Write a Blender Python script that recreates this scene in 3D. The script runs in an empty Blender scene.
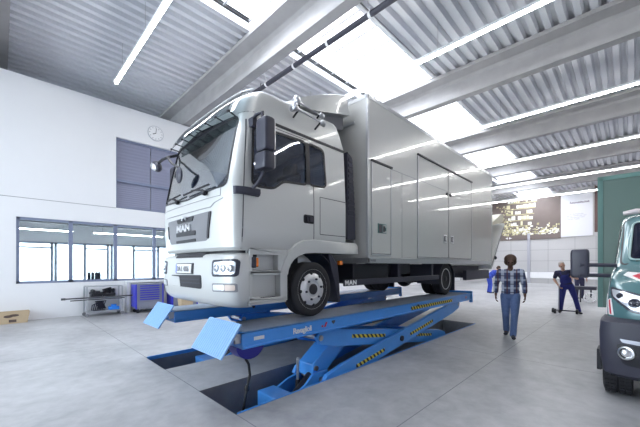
import bpy, bmesh, math, random
from mathutils import Vector, Matrix
random.seed(7)
S = bpy.context.scene
COL = S.collection
R = math.radians
PI = math.pi

# ------------------------------------------------------------------ materials
def mat(name, col, rough=.5, metal=0., coat=0., spec=.5, noise=None, emit=None, estr=0., bump=None):
    m = bpy.data.materials.new(name); m.use_nodes = True
    nt = m.node_tree; b = nt.nodes['Principled BSDF']
    b.inputs['Base Color'].default_value = (*col, 1)
    b.inputs['Roughness'].default_value = rough
    b.inputs['Metallic'].default_value = metal
    b.inputs['Coat Weight'].default_value = coat
    b.inputs['Coat Roughness'].default_value = .04
    b.inputs['Specular IOR Level'].default_value = spec
    if emit:
        b.inputs['Emission Color'].default_value = (*emit, 1); b.inputs['Emission Strength'].default_value = estr
    if noise:
        sc, amt = noise
        tc = nt.nodes.new('ShaderNodeTexCoord'); n = nt.nodes.new('ShaderNodeTexNoise')
        n.inputs['Scale'].default_value = sc; n.inputs['Detail'].default_value = 5
        mx = nt.nodes.new('ShaderNodeMix'); mx.data_type = 'RGBA'
        mx.inputs['A'].default_value = (*[c*(1-amt) for c in col], 1)
        mx.inputs['B'].default_value = (*[min(1, c*(1+amt)) for c in col], 1)
        nt.links.new(tc.outputs['Object'], n.inputs['Vector'])
        nt.links.new(n.outputs['Fac'], mx.inputs['Factor'])
        nt.links.new(mx.outputs['Result'], b.inputs['Base Color'])
    return m

def glass_mat(name, tint, rough=0., ior=1.5, boost=1.0):
    m = bpy.data.materials.new(name); m.use_nodes = True
    nt = m.node_tree; nt.nodes.clear()
    o = nt.nodes.new('ShaderNodeOutputMaterial'); mx = nt.nodes.new('ShaderNodeMixShader')
    t = nt.nodes.new('ShaderNodeBsdfTransparent'); g = nt.nodes.new('ShaderNodeBsdfGlossy'); L = nt.links.new
    # Schlick reflectance, the same on both sides of the pane
    ge = nt.nodes.new('ShaderNodeNewGeometry'); d = nt.nodes.new('ShaderNodeVectorMath'); d.operation = 'DOT_PRODUCT'
    L(ge.outputs['Normal'], d.inputs[0]); L(ge.outputs['Incoming'], d.inputs[1])
    def ma(op, i0, i1=None):
        n = nt.nodes.new('ShaderNodeMath'); n.operation = op
        for k, i in enumerate((i0, i1)):
            if isinstance(i, (int, float)): n.inputs[k].default_value = i
            elif i is not None: L(i, n.inputs[k])
        return n.outputs[0]
    f0 = ((ior-1)/(ior+1))**2
    p = ma('POWER', ma('SUBTRACT', 1.0, ma('ABSOLUTE', d.outputs['Value'])), 5.0)
    L(ma('ADD', f0, ma('MULTIPLY', p, 1-f0)), mx.inputs['Fac'])
    t.inputs['Color'].default_value = (*tint, 1); g.inputs['Roughness'].default_value = rough
    nt.links.new(t.outputs[0], mx.inputs[1]); nt.links.new(g.outputs[0], mx.inputs[2]); nt.links.new(mx.outputs[0], o.inputs[0])
    return m

def stripe_mat(name, c1, c2, scale, dirv):
    m = mat(name, c1, .5); nt = m.node_tree; b = nt.nodes['Principled BSDF']
    tc = nt.nodes.new('ShaderNodeTexCoord'); d = nt.nodes.new('ShaderNodeVectorMath'); d.operation = 'DOT_PRODUCT'
    d.inputs[1].default_value = dirv
    mu = nt.nodes.new('ShaderNodeMath'); mu.operation = 'MULTIPLY'; mu.inputs[1].default_value = scale
    fr = nt.nodes.new('ShaderNodeMath'); fr.operation = 'FRACT'
    gt = nt.nodes.new('ShaderNodeMath'); gt.operation = 'GREATER_THAN'; gt.inputs[1].default_value = .5
    mx = nt.nodes.new('ShaderNodeMix'); mx.data_type = 'RGBA'
    mx.inputs['A'].default_value = (*c1, 1); mx.inputs['B'].default_value = (*c2, 1)
    L = nt.links.new
    L(tc.outputs['Object'], d.inputs[0]); L(d.outputs['Value'], mu.inputs[0]); L(mu.outputs[0], fr.inputs[0]); L(fr.outputs[0], gt.inputs[0])
    L(gt.outputs[0], mx.inputs['Factor']); L(mx.outputs['Result'], b.inputs['Base Color'])
    return m

def floor_mat():
    m = mat('polished_concrete', (.5, .5, .52), .42); nt = m.node_tree; b = nt.nodes['Principled BSDF']; L = nt.links.new
    tc = nt.nodes.new('ShaderNodeTexCoord')
    def noise(sc, det=6, dist=0.):
        n = nt.nodes.new('ShaderNodeTexNoise'); n.inputs['Scale'].default_value = sc; n.inputs['Detail'].default_value = det
        n.inputs['Distortion'].default_value = dist; n.inputs['Roughness'].default_value = .6
        L(tc.outputs['Object'], n.inputs['Vector']); return n
    n1 = noise(.55, 6, .4); n2 = noise(5, 8, .2)
    add = nt.nodes.new('ShaderNodeMath'); add.operation = 'MULTIPLY_ADD'; add.inputs[1].default_value = .45
    L(n2.outputs['Fac'], add.inputs[0]); L(n1.outputs['Fac'], add.inputs[2])
    r = nt.nodes.new('ShaderNodeValToRGB'); e = r.color_ramp.elements
    e[0].position = .5; e[0].color = (.26, .26, .275, 1); e[1].position = .95; e[1].color = (.50, .50, .515, 1)
    L(add.outputs[0], r.inputs['Fac'])
    # saw-cut joints on a 4.4 m grid
    sx = nt.nodes.new('ShaderNodeSeparateXYZ'); L(tc.outputs['Object'], sx.inputs[0])
    def joint(out, off, per):
        a = nt.nodes.new('ShaderNodeMath'); a.operation = 'SUBTRACT'; a.inputs[1].default_value = off; L(out, a.inputs[0])
        p = nt.nodes.new('ShaderNodeMath'); p.operation = 'PINGPONG'; p.inputs[1].default_value = per/2; L(a.outputs[0], p.inputs[0])
        l = nt.nodes.new('ShaderNodeMath'); l.operation = 'LESS_THAN'; l.inputs[1].default_value = .006; L(p.outputs[0], l.inputs[0]); return l
    j1 = joint(sx.outputs['X'], 1.775, 4.42); j2 = joint(sx.outputs['Y'], 1.64, 5.7)
    mxx = nt.nodes.new('ShaderNodeMath'); mxx.operation = 'MAXIMUM'; L(j1.outputs[0], mxx.inputs[0]); L(j2.outputs[0], mxx.inputs[1])
    mx = nt.nodes.new('ShaderNodeMix'); mx.data_type = 'RGBA'; mx.inputs['B'].default_value = (.16, .16, .18, 1)
    L(mxx.outputs[0], mx.inputs['Factor']); L(r.outputs['Color'], mx.inputs['A']); L(mx.outputs['Result'], b.inputs['Base Color'])
    rr = nt.nodes.new('ShaderNodeMapRange'); rr.inputs['To Min'].default_value = .3; rr.inputs['To Max'].default_value = .55
    L(n1.outputs['Fac'], rr.inputs['Value']); L(rr.outputs[0], b.inputs['Roughness'])
    return m

def plaid_mat():
    m = mat('plaid_cotton', (.2, .25, .35), .9); nt = m.node_tree; b = nt.nodes['Principled BSDF']; L = nt.links.new
    tc = nt.nodes.new('ShaderNodeTexCoord'); s = nt.nodes.new('ShaderNodeSeparateXYZ'); L(tc.outputs['Object'], s.inputs[0])
    def band(out, sc, thr, off=0.):
        a = nt.nodes.new('ShaderNodeMath'); a.operation = 'MULTIPLY_ADD'; a.inputs[1].default_value = sc; a.inputs[2].default_value = off; L(out, a.inputs[0])
        f = nt.nodes.new('ShaderNodeMath'); f.operation = 'FRACT'; L(a.outputs[0], f.inputs[0])
        g = nt.nodes.new('ShaderNodeMath'); g.operation = 'LESS_THAN'; g.inputs[1].default_value = thr; L(f.outputs[0], g.inputs[0]); return g
    def mix(fac, a, c, k=1.):
        q = nt.nodes.new('ShaderNodeMath'); q.operation = 'MULTIPLY'; q.inputs[1].default_value = k; L(fac, q.inputs[0])
        x = nt.nodes.new('ShaderNodeMix'); x.data_type = 'RGBA'; L(q.outputs[0], x.inputs['Factor']); L(a, x.inputs['A']); x.inputs['B'].default_value = (*c, 1); return x.outputs['Result']
    base = nt.nodes.new('ShaderNodeRGB'); base.outputs[0].default_value = (.07, .09, .19, 1)
    c = mix(band(s.outputs['Y'], 5.6, .34).outputs[0], base.outputs[0], (.62, .66, .78), .75)
    c = mix(band(s.outputs['Z'], 5.6, .26).outputs[0], c, (.62, .66, .78), .55)
    c = mix(band(s.outputs['Y'], 5.6, .16, .42).outputs[0], c, (.10, .04, .05), .8)
    c = mix(band(s.outputs['Z'], 5.6, .14, .45).outputs[0], c, (.05, .05, .10), .7)
    L(c, b.inputs['Base Color']); return m

def brushed(name, col): return mat(name, col, .32, 1.)

M = dict(
    wall=mat('white_wall_paint', (.80, .80, .82), .7, noise=(3, .012)),
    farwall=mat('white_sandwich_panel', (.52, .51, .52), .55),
    concrete=mat('beam_concrete', (.37, .36, .365), .8, noise=(2.2, .2)),
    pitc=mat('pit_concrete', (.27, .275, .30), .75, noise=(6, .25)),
    deck=mat('galvanised_deck', (.66, .67, .71), .5, .1),
    floor=floor_mat(),
    frame=mat('window_frame_grey', (.20, .23, .34), .45),
    blind=mat('blind_fabric', (.25, .26, .36), .7, noise=(40, .06)),
    white=mat('white_plastic', (.85, .85, .87), .4),
    silver=mat('silver_paint', (.60, .605, .595), .36, .25, .45),
    boxp=mat('light_grey_box_panel', (.60, .60, .585), .22, .05, .8),
    boxtrim=mat('anodised_trim', (.52, .53, .55), .3, .6),
    seam=mat('dark_seam', (.06, .06, .07), .6),
    black=mat('black_plastic', (.012, .012, .018), .45),
    dgrey=mat('dark_grey_plastic', (.035, .035, .055), .5),
    mgrey=mat('mid_grey_plastic', (.24, .24, .26), .5),
    mirror_h=mat('mirror_housing_plastic', (.040, .040, .062), .42),
    rubber=mat('tyre_rubber', (.013, .013, .017), .7),
    chrome=brushed('chrome', (.80, .80, .82)),
    steel=brushed('steel', (.50, .50, .52)),
    rim=mat('silver_rim_paint', (.70, .70, .72), .3, .45),
    blue=mat('lift_blue_paint', (.065, .30, .78), .35, coat=.3, noise=(4, .10)),
    lblue=mat('flap_light_blue_paint', (.25, .43, .74), .5, noise=(25, .10)),
    dblue=mat('deep_blue_plastic', (.02, .02, .28), .4),
    tread=mat('worn_track_steel', (.30, .35, .46), .36, .45, noise=(7, .35)),
    hazard=stripe_mat('hazard_tape', (.75, .62, .06), (.02, .02, .02), 9.5, (1, 0, .8)),
    wglass=glass_mat('windscreen_glass', (.82, .89, .90), ior=5.2),
    sglass=glass_mat('tinted_side_glass', (.38, .43, .58), ior=2.4),
    vglass=glass_mat('visor_acrylic', (.55, .60, .62), ior=2.4),
    pane=glass_mat('clear_glass', (.80, .85, .87), ior=1.45),
    bpane=glass_mat('unseen_window_glass', (.62, .64, .70), ior=1.45),
    skyp=glass_mat('skylight_glass', (.93, .95, .97), ior=1.3),
    lens=glass_mat('lamp_lens', (.92, .94, .97), ior=1.5),
    orange=mat('amber_lens', (.9, .24, .03), .25, coat=.5),
    turn=mat('pale_amber_lens', (.75, .62, .55), .2),
    clockrim=mat('clock_rim', (.55, .56, .60), .4),
    hchrome=brushed('horn_chrome', (.55, .55, .58)),
    frame2=mat('outer_window_frame', (.34, .38, .48), .45),
    grilleg=mat('grille_grey', (.20, .20, .215), .4),
    red=mat('red_reflective', (.55, .03, .06), .4),
    tube=mat('lamp_tube', (1, 1, 1), .5, emit=(1, .99, .96), estr=5.),
    green=mat('green_truck_paint', (.125, .195, .17), .24, .1, .8),
    teal=mat('teal_cab_paint', (.085, .185, .20), .25, .1, .7),
    plate=mat('plate_white', (.78, .78, .78), .5),
    euro=mat('plate_blue', (.28, .33, .75), .5),
    cardboard=mat('cardboard', (.50, .385, .255), .85, noise=(8, .08)),
    ink=mat('box_ink', (.10, .07, .06), .85),
    toolblue=mat('tool_chest_blue', (.045, .05, .52), .4),
    toolgrey=mat('tool_chest_grey', (.23, .24, .30), .45),
    skin_d=mat('brown_skin', (.12, .058, .04), .55),
    skin_l=mat('light_skin', (.55, .32, .24), .55),
    denim=mat('denim', (.12, .18, .36), .9, noise=(30, .25)),
    overall=mat('navy_overall', (.025, .03, .19), .85, noise=(20, .15)),
    overall_b=mat('blue_overall', (.035, .07, .42), .85, noise=(20, .15)),
    navy=mat('navy_cotton', (.03, .03, .07), .9),
    hair_d=mat('grizzled_hair', (.10, .06, .045), .95, noise=(60, .3)),
    hair_l=mat('pale_grey_hair', (.50, .44, .42), .9, noise=(60, .2)),
    hair_b=mat('brown_hair', (.08, .05, .04), .9),
    shoe=mat('dark_shoe_leather', (.02, .02, .03), .5),
    eye=mat('dark_eye', (.02, .015, .015), .2),
    plaid=plaid_mat(),
    brown=mat('brown_panel', (.13, .075, .07), .6),
    hose=mat('black_hose', (.012, .012, .015), .4),
    rust=mat('red_connector', (.25, .05, .04), .5),
    seat=mat('seat_fabric', (.05, .05, .06), .9),
    interior=mat('cab_interior_grey', (.70, .71, .71), .7),
    clip=mat('signal_blue', (.03, .25, .85), .4),
    outwall=mat('pale_render', (.75, .75, .75), .8),
    inkp=mat('purple_ink', (.10, .06, .13), .7),
    inkg=mat('grey_ink', (.42, .40, .46), .7),
    cream=mat('cream_panel', (.66, .62, .48), .5),
)

# ------------------------------------------------------------------ mesh builder
class MB:
    def __init__(s): s.v = []; s.f = []; s.m = []
    def add(s, vs, fs, mi=0):
        o = len(s.v); s.v += [tuple(v) for v in vs]
        s.f += [tuple(i+o for i in f) for f in fs]; s.m += [mi]*len(fs); return s
    def box(s, x0, x1, y0, y1, z0, z1, mi=0):
        vs = [(x, y, z) for x in (x0, x1) for y in (y0, y1) for z in (z0, z1)]
        return s.add(vs, [(0, 1, 3, 2), (4, 6, 7, 5), (0, 4, 5, 1), (2, 3, 7, 6), (0, 2, 6, 4), (1, 5, 7, 3)], mi)
    def obox(s, c, ax, ay, az, mi=0):     # centre + three half-extent vectors
        c, ax, ay, az = map(Vector, (c, ax, ay, az))
        vs = [c+i*ax+j*ay+k*az for i in (-1, 1) for j in (-1, 1) for k in (-1, 1)]
        return s.add(vs, [(0, 1, 3, 2), (4, 6, 7, 5), (0, 4, 5, 1), (2, 3, 7, 6), (0, 2, 6, 4), (1, 5, 7, 3)], mi)
    def prism(s, poly, axis, a, b, mi=0):  # poly in the plane of the two other axes (cyclic order kept as x,z / y,z / x,y)
        def p(u, w, t): return {'y': (u, t, w), 'x': (t, u, w), 'z': (u, w, t)}[axis]
        n = len(poly); vs = [p(u, w, a) for u, w in poly]+[p(u, w, b) for u, w in poly]
        fs = [tuple(range(n))[::-1], tuple(range(n, 2*n))]+[(i, (i+1) % n, n+(i+1) % n, n+i) for i in range(n)]
        return s.add(vs, fs, mi)
    def loft(s, rings, mi=0, cap=True, closed=True):
        n = len(rings[0]); vs = [p for r in rings for p in r]; fs = []
        for k in range(len(rings)-1):
            for i in range(n if closed else n-1):
                j = (i+1) % n; fs.append((k*n+i, k*n+j, (k+1)*n+j, (k+1)*n+i))
        if cap and closed: fs += [tuple(range(n))[::-1], tuple((len(rings)-1)*n+i for i in range(n))]
        return s.add(vs, fs, mi)
    def tube(s, pts, r, n=10, mi=0):
        pts = [Vector(p) for p in pts]; rr = r if isinstance(r, (list, tuple)) else [r]*len(pts); rings = []
        prev = None
        for i, p in enumerate(pts):
            d = (pts[min(i+1, len(pts)-1)]-pts[max(i-1, 0)]).normalized()
            u = d.cross(Vector((0, 0, 1))) if abs(d.z) < .95 else d.cross(Vector((1, 0, 0)))
            if prev is not None: u = prev-d*prev.dot(d)
            u.normalize(); prev = u; w = d.cross(u)
            rings.append([p+rr[i]*(math.cos(2*PI*k/n)*u+math.sin(2*PI*k/n)*w) for k in range(n)])
        return s.loft(rings, mi)
    def lathe(s, prof, c, axis, n=32, mi=0):   # prof: (radius, along-axis)
        c = Vector(c); a = Vector(axis).normalized()
        u = a.cross(Vector((0, 0, 1))) if abs(a.z) < .9 else a.cross(Vector((1, 0, 0))); u.normalize(); w = a.cross(u)
        rings = [[c+a*h+max(r, 1e-4)*(math.cos(2*PI*k/n)*u+math.sin(2*PI*k/n)*w) for k in range(n)] for r, h in prof]
        return s.loft(rings, mi)
    def ball(s, c, r, n=14, m=9, mi=0, rot=None):
        c = Vector(c); r = Vector(r if hasattr(r, '__len__') else (r, r, r)); rings = []
        for j in range(m+1):
            t = PI*j/m; q = max(math.sin(t), 1e-3)
            ring = []
            for k in range(n):
                v = Vector((r.x*q*math.cos(2*PI*k/n), r.y*q*math.sin(2*PI*k/n), -r.z*math.cos(t)))
                if rot: v = rot @ v
                ring.append(c+v)
            rings.append(ring)
        return s.loft(rings, mi)
    def patch(s, outline, fn, depth=.01, mi=0, sub=6, scales=(1, .8, .55, .3)):
        pts = []
        for i, p in enumerate(outline):
            q = outline[(i+1) % len(outline)]
            for k in range(sub): pts.append((p[0]+(q[0]-p[0])*k/sub, p[1]+(q[1]-p[1])*k/sub))
        cx = sum(p[0] for p in pts)/len(pts); cz = sum(p[1] for p in pts)/len(pts)
        rings = [[fn(a, b, -depth) for a, b in pts]]
        for sc in scales: rings.append([fn(cx+(a-cx)*sc, cz+(b-cz)*sc, 0) for a, b in pts])
        n = len(pts); o = len(s.v); s.loft(rings, mi, cap=False)
        s.v.append(tuple(fn(cx, cz, 0))); c = len(s.v)-1; base = o+(len(rings)-1)*n
        for i in range(n): s.f.append((base+i, base+(i+1) % n, c)); s.m.append(mi)
        return s

def finish(me, smooth=35):
    bm = bmesh.new(); bm.from_mesh(me)
    bmesh.ops.remove_doubles(bm, verts=bm.verts, dist=1e-5)
    bmesh.ops.recalc_face_normals(bm, faces=bm.faces)
    for e in bm.edges:
        e.smooth = len(e.link_faces) == 2 and e.calc_face_angle(0) < R(smooth)
    for f in bm.faces: f.smooth = True
    bm.to_mesh(me); bm.free()

def wloc(o):
    v = Vector((0, 0, 0))
    while o is not None: v += o.location; o = o.parent
    return v
def obj(name, mb, m, parent=None, bevel=0, kind=None, smooth=35, label=None, local=False, fin=True):
    """One mesh object; builder coordinates are world coordinates unless local."""
    me = mb if isinstance(mb, bpy.types.Mesh) else bpy.data.meshes.new(name)
    if me is not mb:
        me.from_pydata(mb.v, [], mb.f)
        for p, i in zip(me.polygons, mb.m): p.material_index = i
    me.materials.clear()
    for q in (m if isinstance(m, (list, tuple)) else [m]): me.materials.append(q)
    if not isinstance(mb, bpy.types.Mesh):
        for p, i in zip(me.polygons, mb.m): p.material_index = i
    o = bpy.data.objects.new(name, me); COL.objects.link(o)
    if parent is not None:
        o.parent = parent; off = wloc(parent)
        if not local: me.transform(Matrix.Translation(-off))
    elif not local:
        xs = [v.co for v in me.vertices]
        c = Vector(((min(v.x for v in xs)+max(v.x for v in xs))/2, (min(v.y for v in xs)+max(v.y for v in xs))/2, min(v.z for v in xs)))
        if kind != 'structure':
            me.transform(Matrix.Translation(-c)); o.location = c
    if fin: finish(me, smooth)
    if bevel:
        b = o.modifiers.new('bevel', 'BEVEL'); b.width = bevel; b.segments = 2; b.limit_method = 'ANGLE'; b.angle_limit = R(40)
    if kind: o['kind'] = kind
    if label: o['label'] = label
    return o
def tag(o, label, cat, group=None):
    o['label'] = label; o['category'] = cat
    if group: o['group'] = group
    return o
def thing(name, label, cat, loc, group=None, rz=0):
    o = bpy.data.objects.new(name, None); COL.objects.link(o); o.location = loc; o.rotation_euler = (0, 0, rz)
    o.empty_display_size = .1
    return tag(o, label, cat, group)
def copy_tree(o, dx=(0, 0, 0), parent=None):
    c = o.copy(); COL.objects.link(c)
    if parent: c.parent = parent
    else: c.location = o.location+Vector(dx)
    for ch in list(o.children): copy_tree(ch, parent=c)
    return c
def struct(name, mb, m, bevel=0, parent=None): return obj(name, mb, m, parent, bevel, 'structure')
def bake(o):
    """apply the modifiers of o into its mesh"""
    dg = bpy.context.evaluated_depsgraph_get(); dg.update()
    me = bpy.data.meshes.new_from_object(o.evaluated_get(dg)); old = o.data; o.modifiers.clear(); o.data = me
    return o
def boolean(name, mb, cutters, op, m):
    me = bpy.data.meshes.new(name); me.from_pydata(mb.v, [], mb.f); me.materials.append(m)
    o = bpy.data.objects.new(name, me); COL.objects.link(o); tmp = []
    for c in cutters:
        cm = bpy.data.meshes.new('cut'); cm.from_pydata(c.v, [], c.f)
        bm = bmesh.new(); bm.from_mesh(cm); bmesh.ops.recalc_face_normals(bm, faces=bm.faces); bm.to_mesh(cm); bm.free()
        co = bpy.data.objects.new('cut', cm); COL.objects.link(co); tmp.append(co)
        b = o.modifiers.new('b', 'BOOLEAN'); b.operation = op; b.object = co; b.solver = 'EXACT'
    bake(o); out = o.data
    for t in tmp: bpy.data.objects.remove(t)
    bpy.data.objects.remove(o)
    return out
def text(name, s, size, org, right, up, m, parent=None, ext=.003, bold=0., spacing=1., align='LEFT', sx=1.):
    cu = bpy.data.curves.new(name, 'FONT'); cu.body = s; cu.size = size; cu.extrude = ext; cu.offset = bold; cu.space_character = spacing; cu.align_x = align
    t = bpy.data.objects.new(name, cu); COL.objects.link(t)
    dg = bpy.context.evaluated_depsgraph_get(); dg.update()
    me = bpy.data.meshes.new_from_object(t.evaluated_get(dg)); bpy.data.objects.remove(t)
    r = Vector(right).normalized(); u = Vector(up).normalized(); n = r.cross(u)
    mx = Matrix((r*sx, u, n)).transposed().to_4x4(); mx.translation = Vector(org)
    me.transform(mx)
    return obj(name, me, m, parent)

# ------------------------------------------------------------------ camera
cam = bpy.data.cameras.new('camera'); co = bpy.data.objects.new('camera', cam); COL.objects.link(co)
co.location = (0, 0, 1.6); co.rotation_euler = (R(90), 0, math.atan2(.7014, .7127)-PI/2)
cam.sensor_width = 36; cam.lens = 315/640*36; cam.shift_y = 51.5/640; cam.clip_end = 300
S.camera = co

# ------------------------------------------------------------------ setting
X0, X1, Y0, Y1 = -9., 33., -10., 18.
LW = 12.4
PITS = [(1.77, 9.1, 3.0, 3.9), (1.77, 9.1, 5.07, 5.97)]
PD = -.5
fl = MB()
ys = [Y0, 3.0, 3.9, 5.07, 5.97, Y1]; xs = [X0, 1.77, 9.1, X1]
for i in range(3):
    for j in range(5):
        if i == 1 and j in (1, 3): continue
        fl.add([(xs[i], ys[j], 0), (xs[i+1], ys[j], 0), (xs[i+1], ys[j+1], 0), (xs[i], ys[j+1], 0)], [(0, 1, 2, 3)])
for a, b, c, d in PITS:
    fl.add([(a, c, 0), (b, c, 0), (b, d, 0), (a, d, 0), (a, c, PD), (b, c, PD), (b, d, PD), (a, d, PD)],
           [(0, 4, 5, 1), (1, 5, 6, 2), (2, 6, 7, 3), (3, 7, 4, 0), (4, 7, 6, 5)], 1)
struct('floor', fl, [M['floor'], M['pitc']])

# left wall with office window and the high blind window
w = MB()
w.box(X0, .32, LW, LW+.25, 0, 7.05); w.box(.32, 6.4, LW, LW+.25, 0, 1.06); w.box(6.4, X1, LW, LW+.25, 0, 7.05)
w.box(.32, 6.4, LW, LW+.25, 2.98, 3.54); w.box(.32, 2.76, LW, LW+.25, 3.54, 7.05); w.box(2.76, 6.4, LW, LW+.25, 5.95, 7.05)
struct('wall_left', w, M['wall'])
w = MB(); w.box(X0, 2.76, LW-.004, LW, 3.525, 3.54)
struct('trim_1', w, M['mgrey'])
# office window
wf = MB(); W0, W1, Z0, Z1 = .32, 6.4, 1.06, 2.98
yf0, yf1 = LW+.02, LW+.12
wf.box(W0, W1, yf0, yf1, Z0, Z0+.07); wf.box(W0, W1, yf0, yf1, Z1-.07, Z1); wf.box(W0, W0+.07, yf0, yf1, Z0, Z1); wf.box(W1-.07, W1, yf0, yf1, Z0, Z1)
for x in (1.55, 2.75, 3.97, 5.18): wf.box(x-.05, x+.05, yf0, yf1, Z0, Z1)
win1 = struct('window_1', wf, M['frame'])
wp = MB(); wp.box(W0+.05, W1-.05, LW+.065, LW+.075, Z0+.05, Z1-.05)
obj('window_pane', wp, M['pane'], win1)
# high window with closed blinds
wf = MB(); U0, U1, V0, V1 = 2.76, 6.4, 3.54, 5.95
wf.box(U0, U1, LW+.1, LW+.2, V0, V0+.05); wf.box(U0, U1, LW+.1, LW+.2, V1-.06, V1); wf.box(U0, U0+.05, LW+.1, LW+.2, V0, V1); wf.box(U1-.05, U1, LW+.1, LW+.2, V0, V1)
wf.box(U0, U1, LW+.08, LW+.2, 4.46, 4.54)
win2 = struct('window_2', wf, M['frame'])
for a, b in ((U0+.05, 3.87), (3.895, 5.1), (5.125, U1-.05)):
    for c, d in ((V0+.05, 4.46), (4.54, V1-.06)):
        q = MB(); n = 24
        q.loft([[(a, LW+.15+.003*(k % 2), c+(d-c)*k/n), (b, LW+.15+.008*(k % 2), c+(d-c)*k/n), (b, LW+.19, c+(d-c)*k/n), (a, LW+.19, c+(d-c)*k/n)] for k in range(n+1)])
        obj('blind_panel', q, M['blind'], win2, smooth=5)
# room behind the office window, with its own outer window
q = MB(); q.box(-2, 9, LW+.25, 17.2, 3.3, 3.45); struct('trim_2', q, M['wall'])
q = MB(); q.box(-2, 9, LW+.25, 17.2, -.08, 0.01); struct('trim_3', q, M['floor'])
q = MB(); q.box(-2.1, -2, LW+.25, 17.2, 0, 3.4); q.box(9, 9.1, LW+.25, 17.2, 0, 3.4); struct('wall_office_side', q, M['farwall'])
q = MB(); q.box(-2, 9, 17, 17.2, 0, .85); q.box(-2, 9, 17, 17.2, 2.55, 3.4)
for a in (-2, 9-.3): q.box(a, a+.3, 17, 17.2, .85, 2.75)
struct('wall_office_back', q, M['wall'])
q = MB()
for x in (-.6, .35, 1.5, 1.62, 2.6, 3.45, 3.6, 4.5, 5.6, 6.7): q.box(x-.045, x+.045, 16.95, 17.05, .85, 2.55)
q.box(-1.7, 8.7, 16.95, 17.05, .85, .93); q.box(-1.7, 8.7, 16.95, 17.05, 2.47, 2.55)
for a, b in ((-1.7, .35), (.35, 1.5), (2.6, 3.45), (4.5, 5.6)): q.box(a, b, 16.95, 17.05, 2.28, 2.34)
w3 = struct('window_3', q, M['frame2'])
q = MB(); q.box(-1.7, 8.7, 17.02, 17.03, .9, 2.7); obj('window_pane', q, M['pane'], w3)
# far building seen through it, and the ground outside
q = MB(); q.box(-30, 40, 18.2, 60, -.1, -.02); struct('trim_4', q, M['outwall'])

# unseen right and rear walls; window openings added and sized to light the hall
q = MB(); q.box(X0, X1, Y0-.25, Y0, 1.9, 7.9); q.box(X0, X1, Y0-.25, Y0, 0, 1.0)
for k in range(9): q.box(X0+k*5.2, X0+k*5.2+.5, Y0-.25, Y0, 0, 1.9)
struct('wall_right', q, M['wall'])
q = MB(); q.box(X0-.25, X0, Y0, Y1, 6.0, 7.9); q.box(X0-.25, X0, Y0, Y1, 0, .4)
q.box(X0-.25, X0, Y0, 3.0, 0, 6.1)
for k in range(3, 6): q.box(X0-.25, X0, Y0+k*5.3, Y0+k*5.3+.5, 0, 6.1)
struct('wall_rear', q, M['wall'])
q = MB(); q.box(X0, X1, Y0-.14, Y0-.12, 1.0, 1.9); struct('window_4', q, M['bpane'])  # unseen window band added for weak daylight from the right
q = MB(); q.box(X0-.14, X0-.12, 3.0, Y1, .4, 6.0); struct('window_5', q, M['pane'])  # unseen glazing, enlarged to light the cab front and left floor
# far wall of horizontal panels, with posts and a rail
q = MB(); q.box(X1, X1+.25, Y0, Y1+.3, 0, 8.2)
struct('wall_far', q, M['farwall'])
q = MB()
for z in (1.0, 1.95, 2.9): q.box(X1-.012, X1, Y0, LW, z, z+.02)
for y in (1.9, 3.2, 5.0, 7.8): q.box(X1-.012, X1, y, y+.02, 0, 3.9)
struct('trim_5', q, M['mgrey'])
q = MB(); q.box(X1-.2, X1, 6.3, 6.5, 0, 4.4); struct('trim_6', q, mat('post_grey', (.42, .42, .48), .5))
q = MB(); q.box(X1-.10, X1-.01, -9.5, 12.3, .45, 1.0); struct('baseboard_far', q, M['white'])
q = MB(); q.box(X1-.03, X1, -6, 2.0, 4.2, 7.9); struct('trim_7', q, M['brown'])
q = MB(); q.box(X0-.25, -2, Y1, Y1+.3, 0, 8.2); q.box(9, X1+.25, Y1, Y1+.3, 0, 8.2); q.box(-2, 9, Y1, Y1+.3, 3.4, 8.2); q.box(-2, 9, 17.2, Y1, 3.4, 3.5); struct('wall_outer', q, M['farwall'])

# ------------------------------------------------------------------ roof
ZD = 7.85; PER = .31
def deck(y0, y1, x0, x1):
    prof = []; y = y0
    while y < y1-.02:
        prof += [(y, ZD), (y+.13, ZD), (y+.175, ZD+.13), (y+.265, ZD+.13)]; y += PER
    prof.append((y1, ZD))
    q = MB(); q.loft([[(x0, a, b) for a, b in prof], [(x1, a, b) for a, b in prof]], cap=False, closed=False); return q
SKY0, SKY1 = 4.6, 7.25
ce = deck(Y0, SKY0, X0, X1); c2 = deck(SKY1, Y1, X0, X1); ce.add(c2.v, c2.f)
struct('ceiling', ce, M['deck'])
q = MB(); q.box(X0, X1, Y0, SKY0, ZD+.2, ZD+.35); q.box(X0, X1, SKY1, Y1, ZD+.2, ZD+.35); struct('trim_8', q, M['mgrey'])
BX = [-5.83, -.33, 5.17, 10.67, 16.17, 21.67, 27.17]
bays = list(zip(BX[:-1], BX[1:]))+[(BX[-1], X1)]
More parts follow.
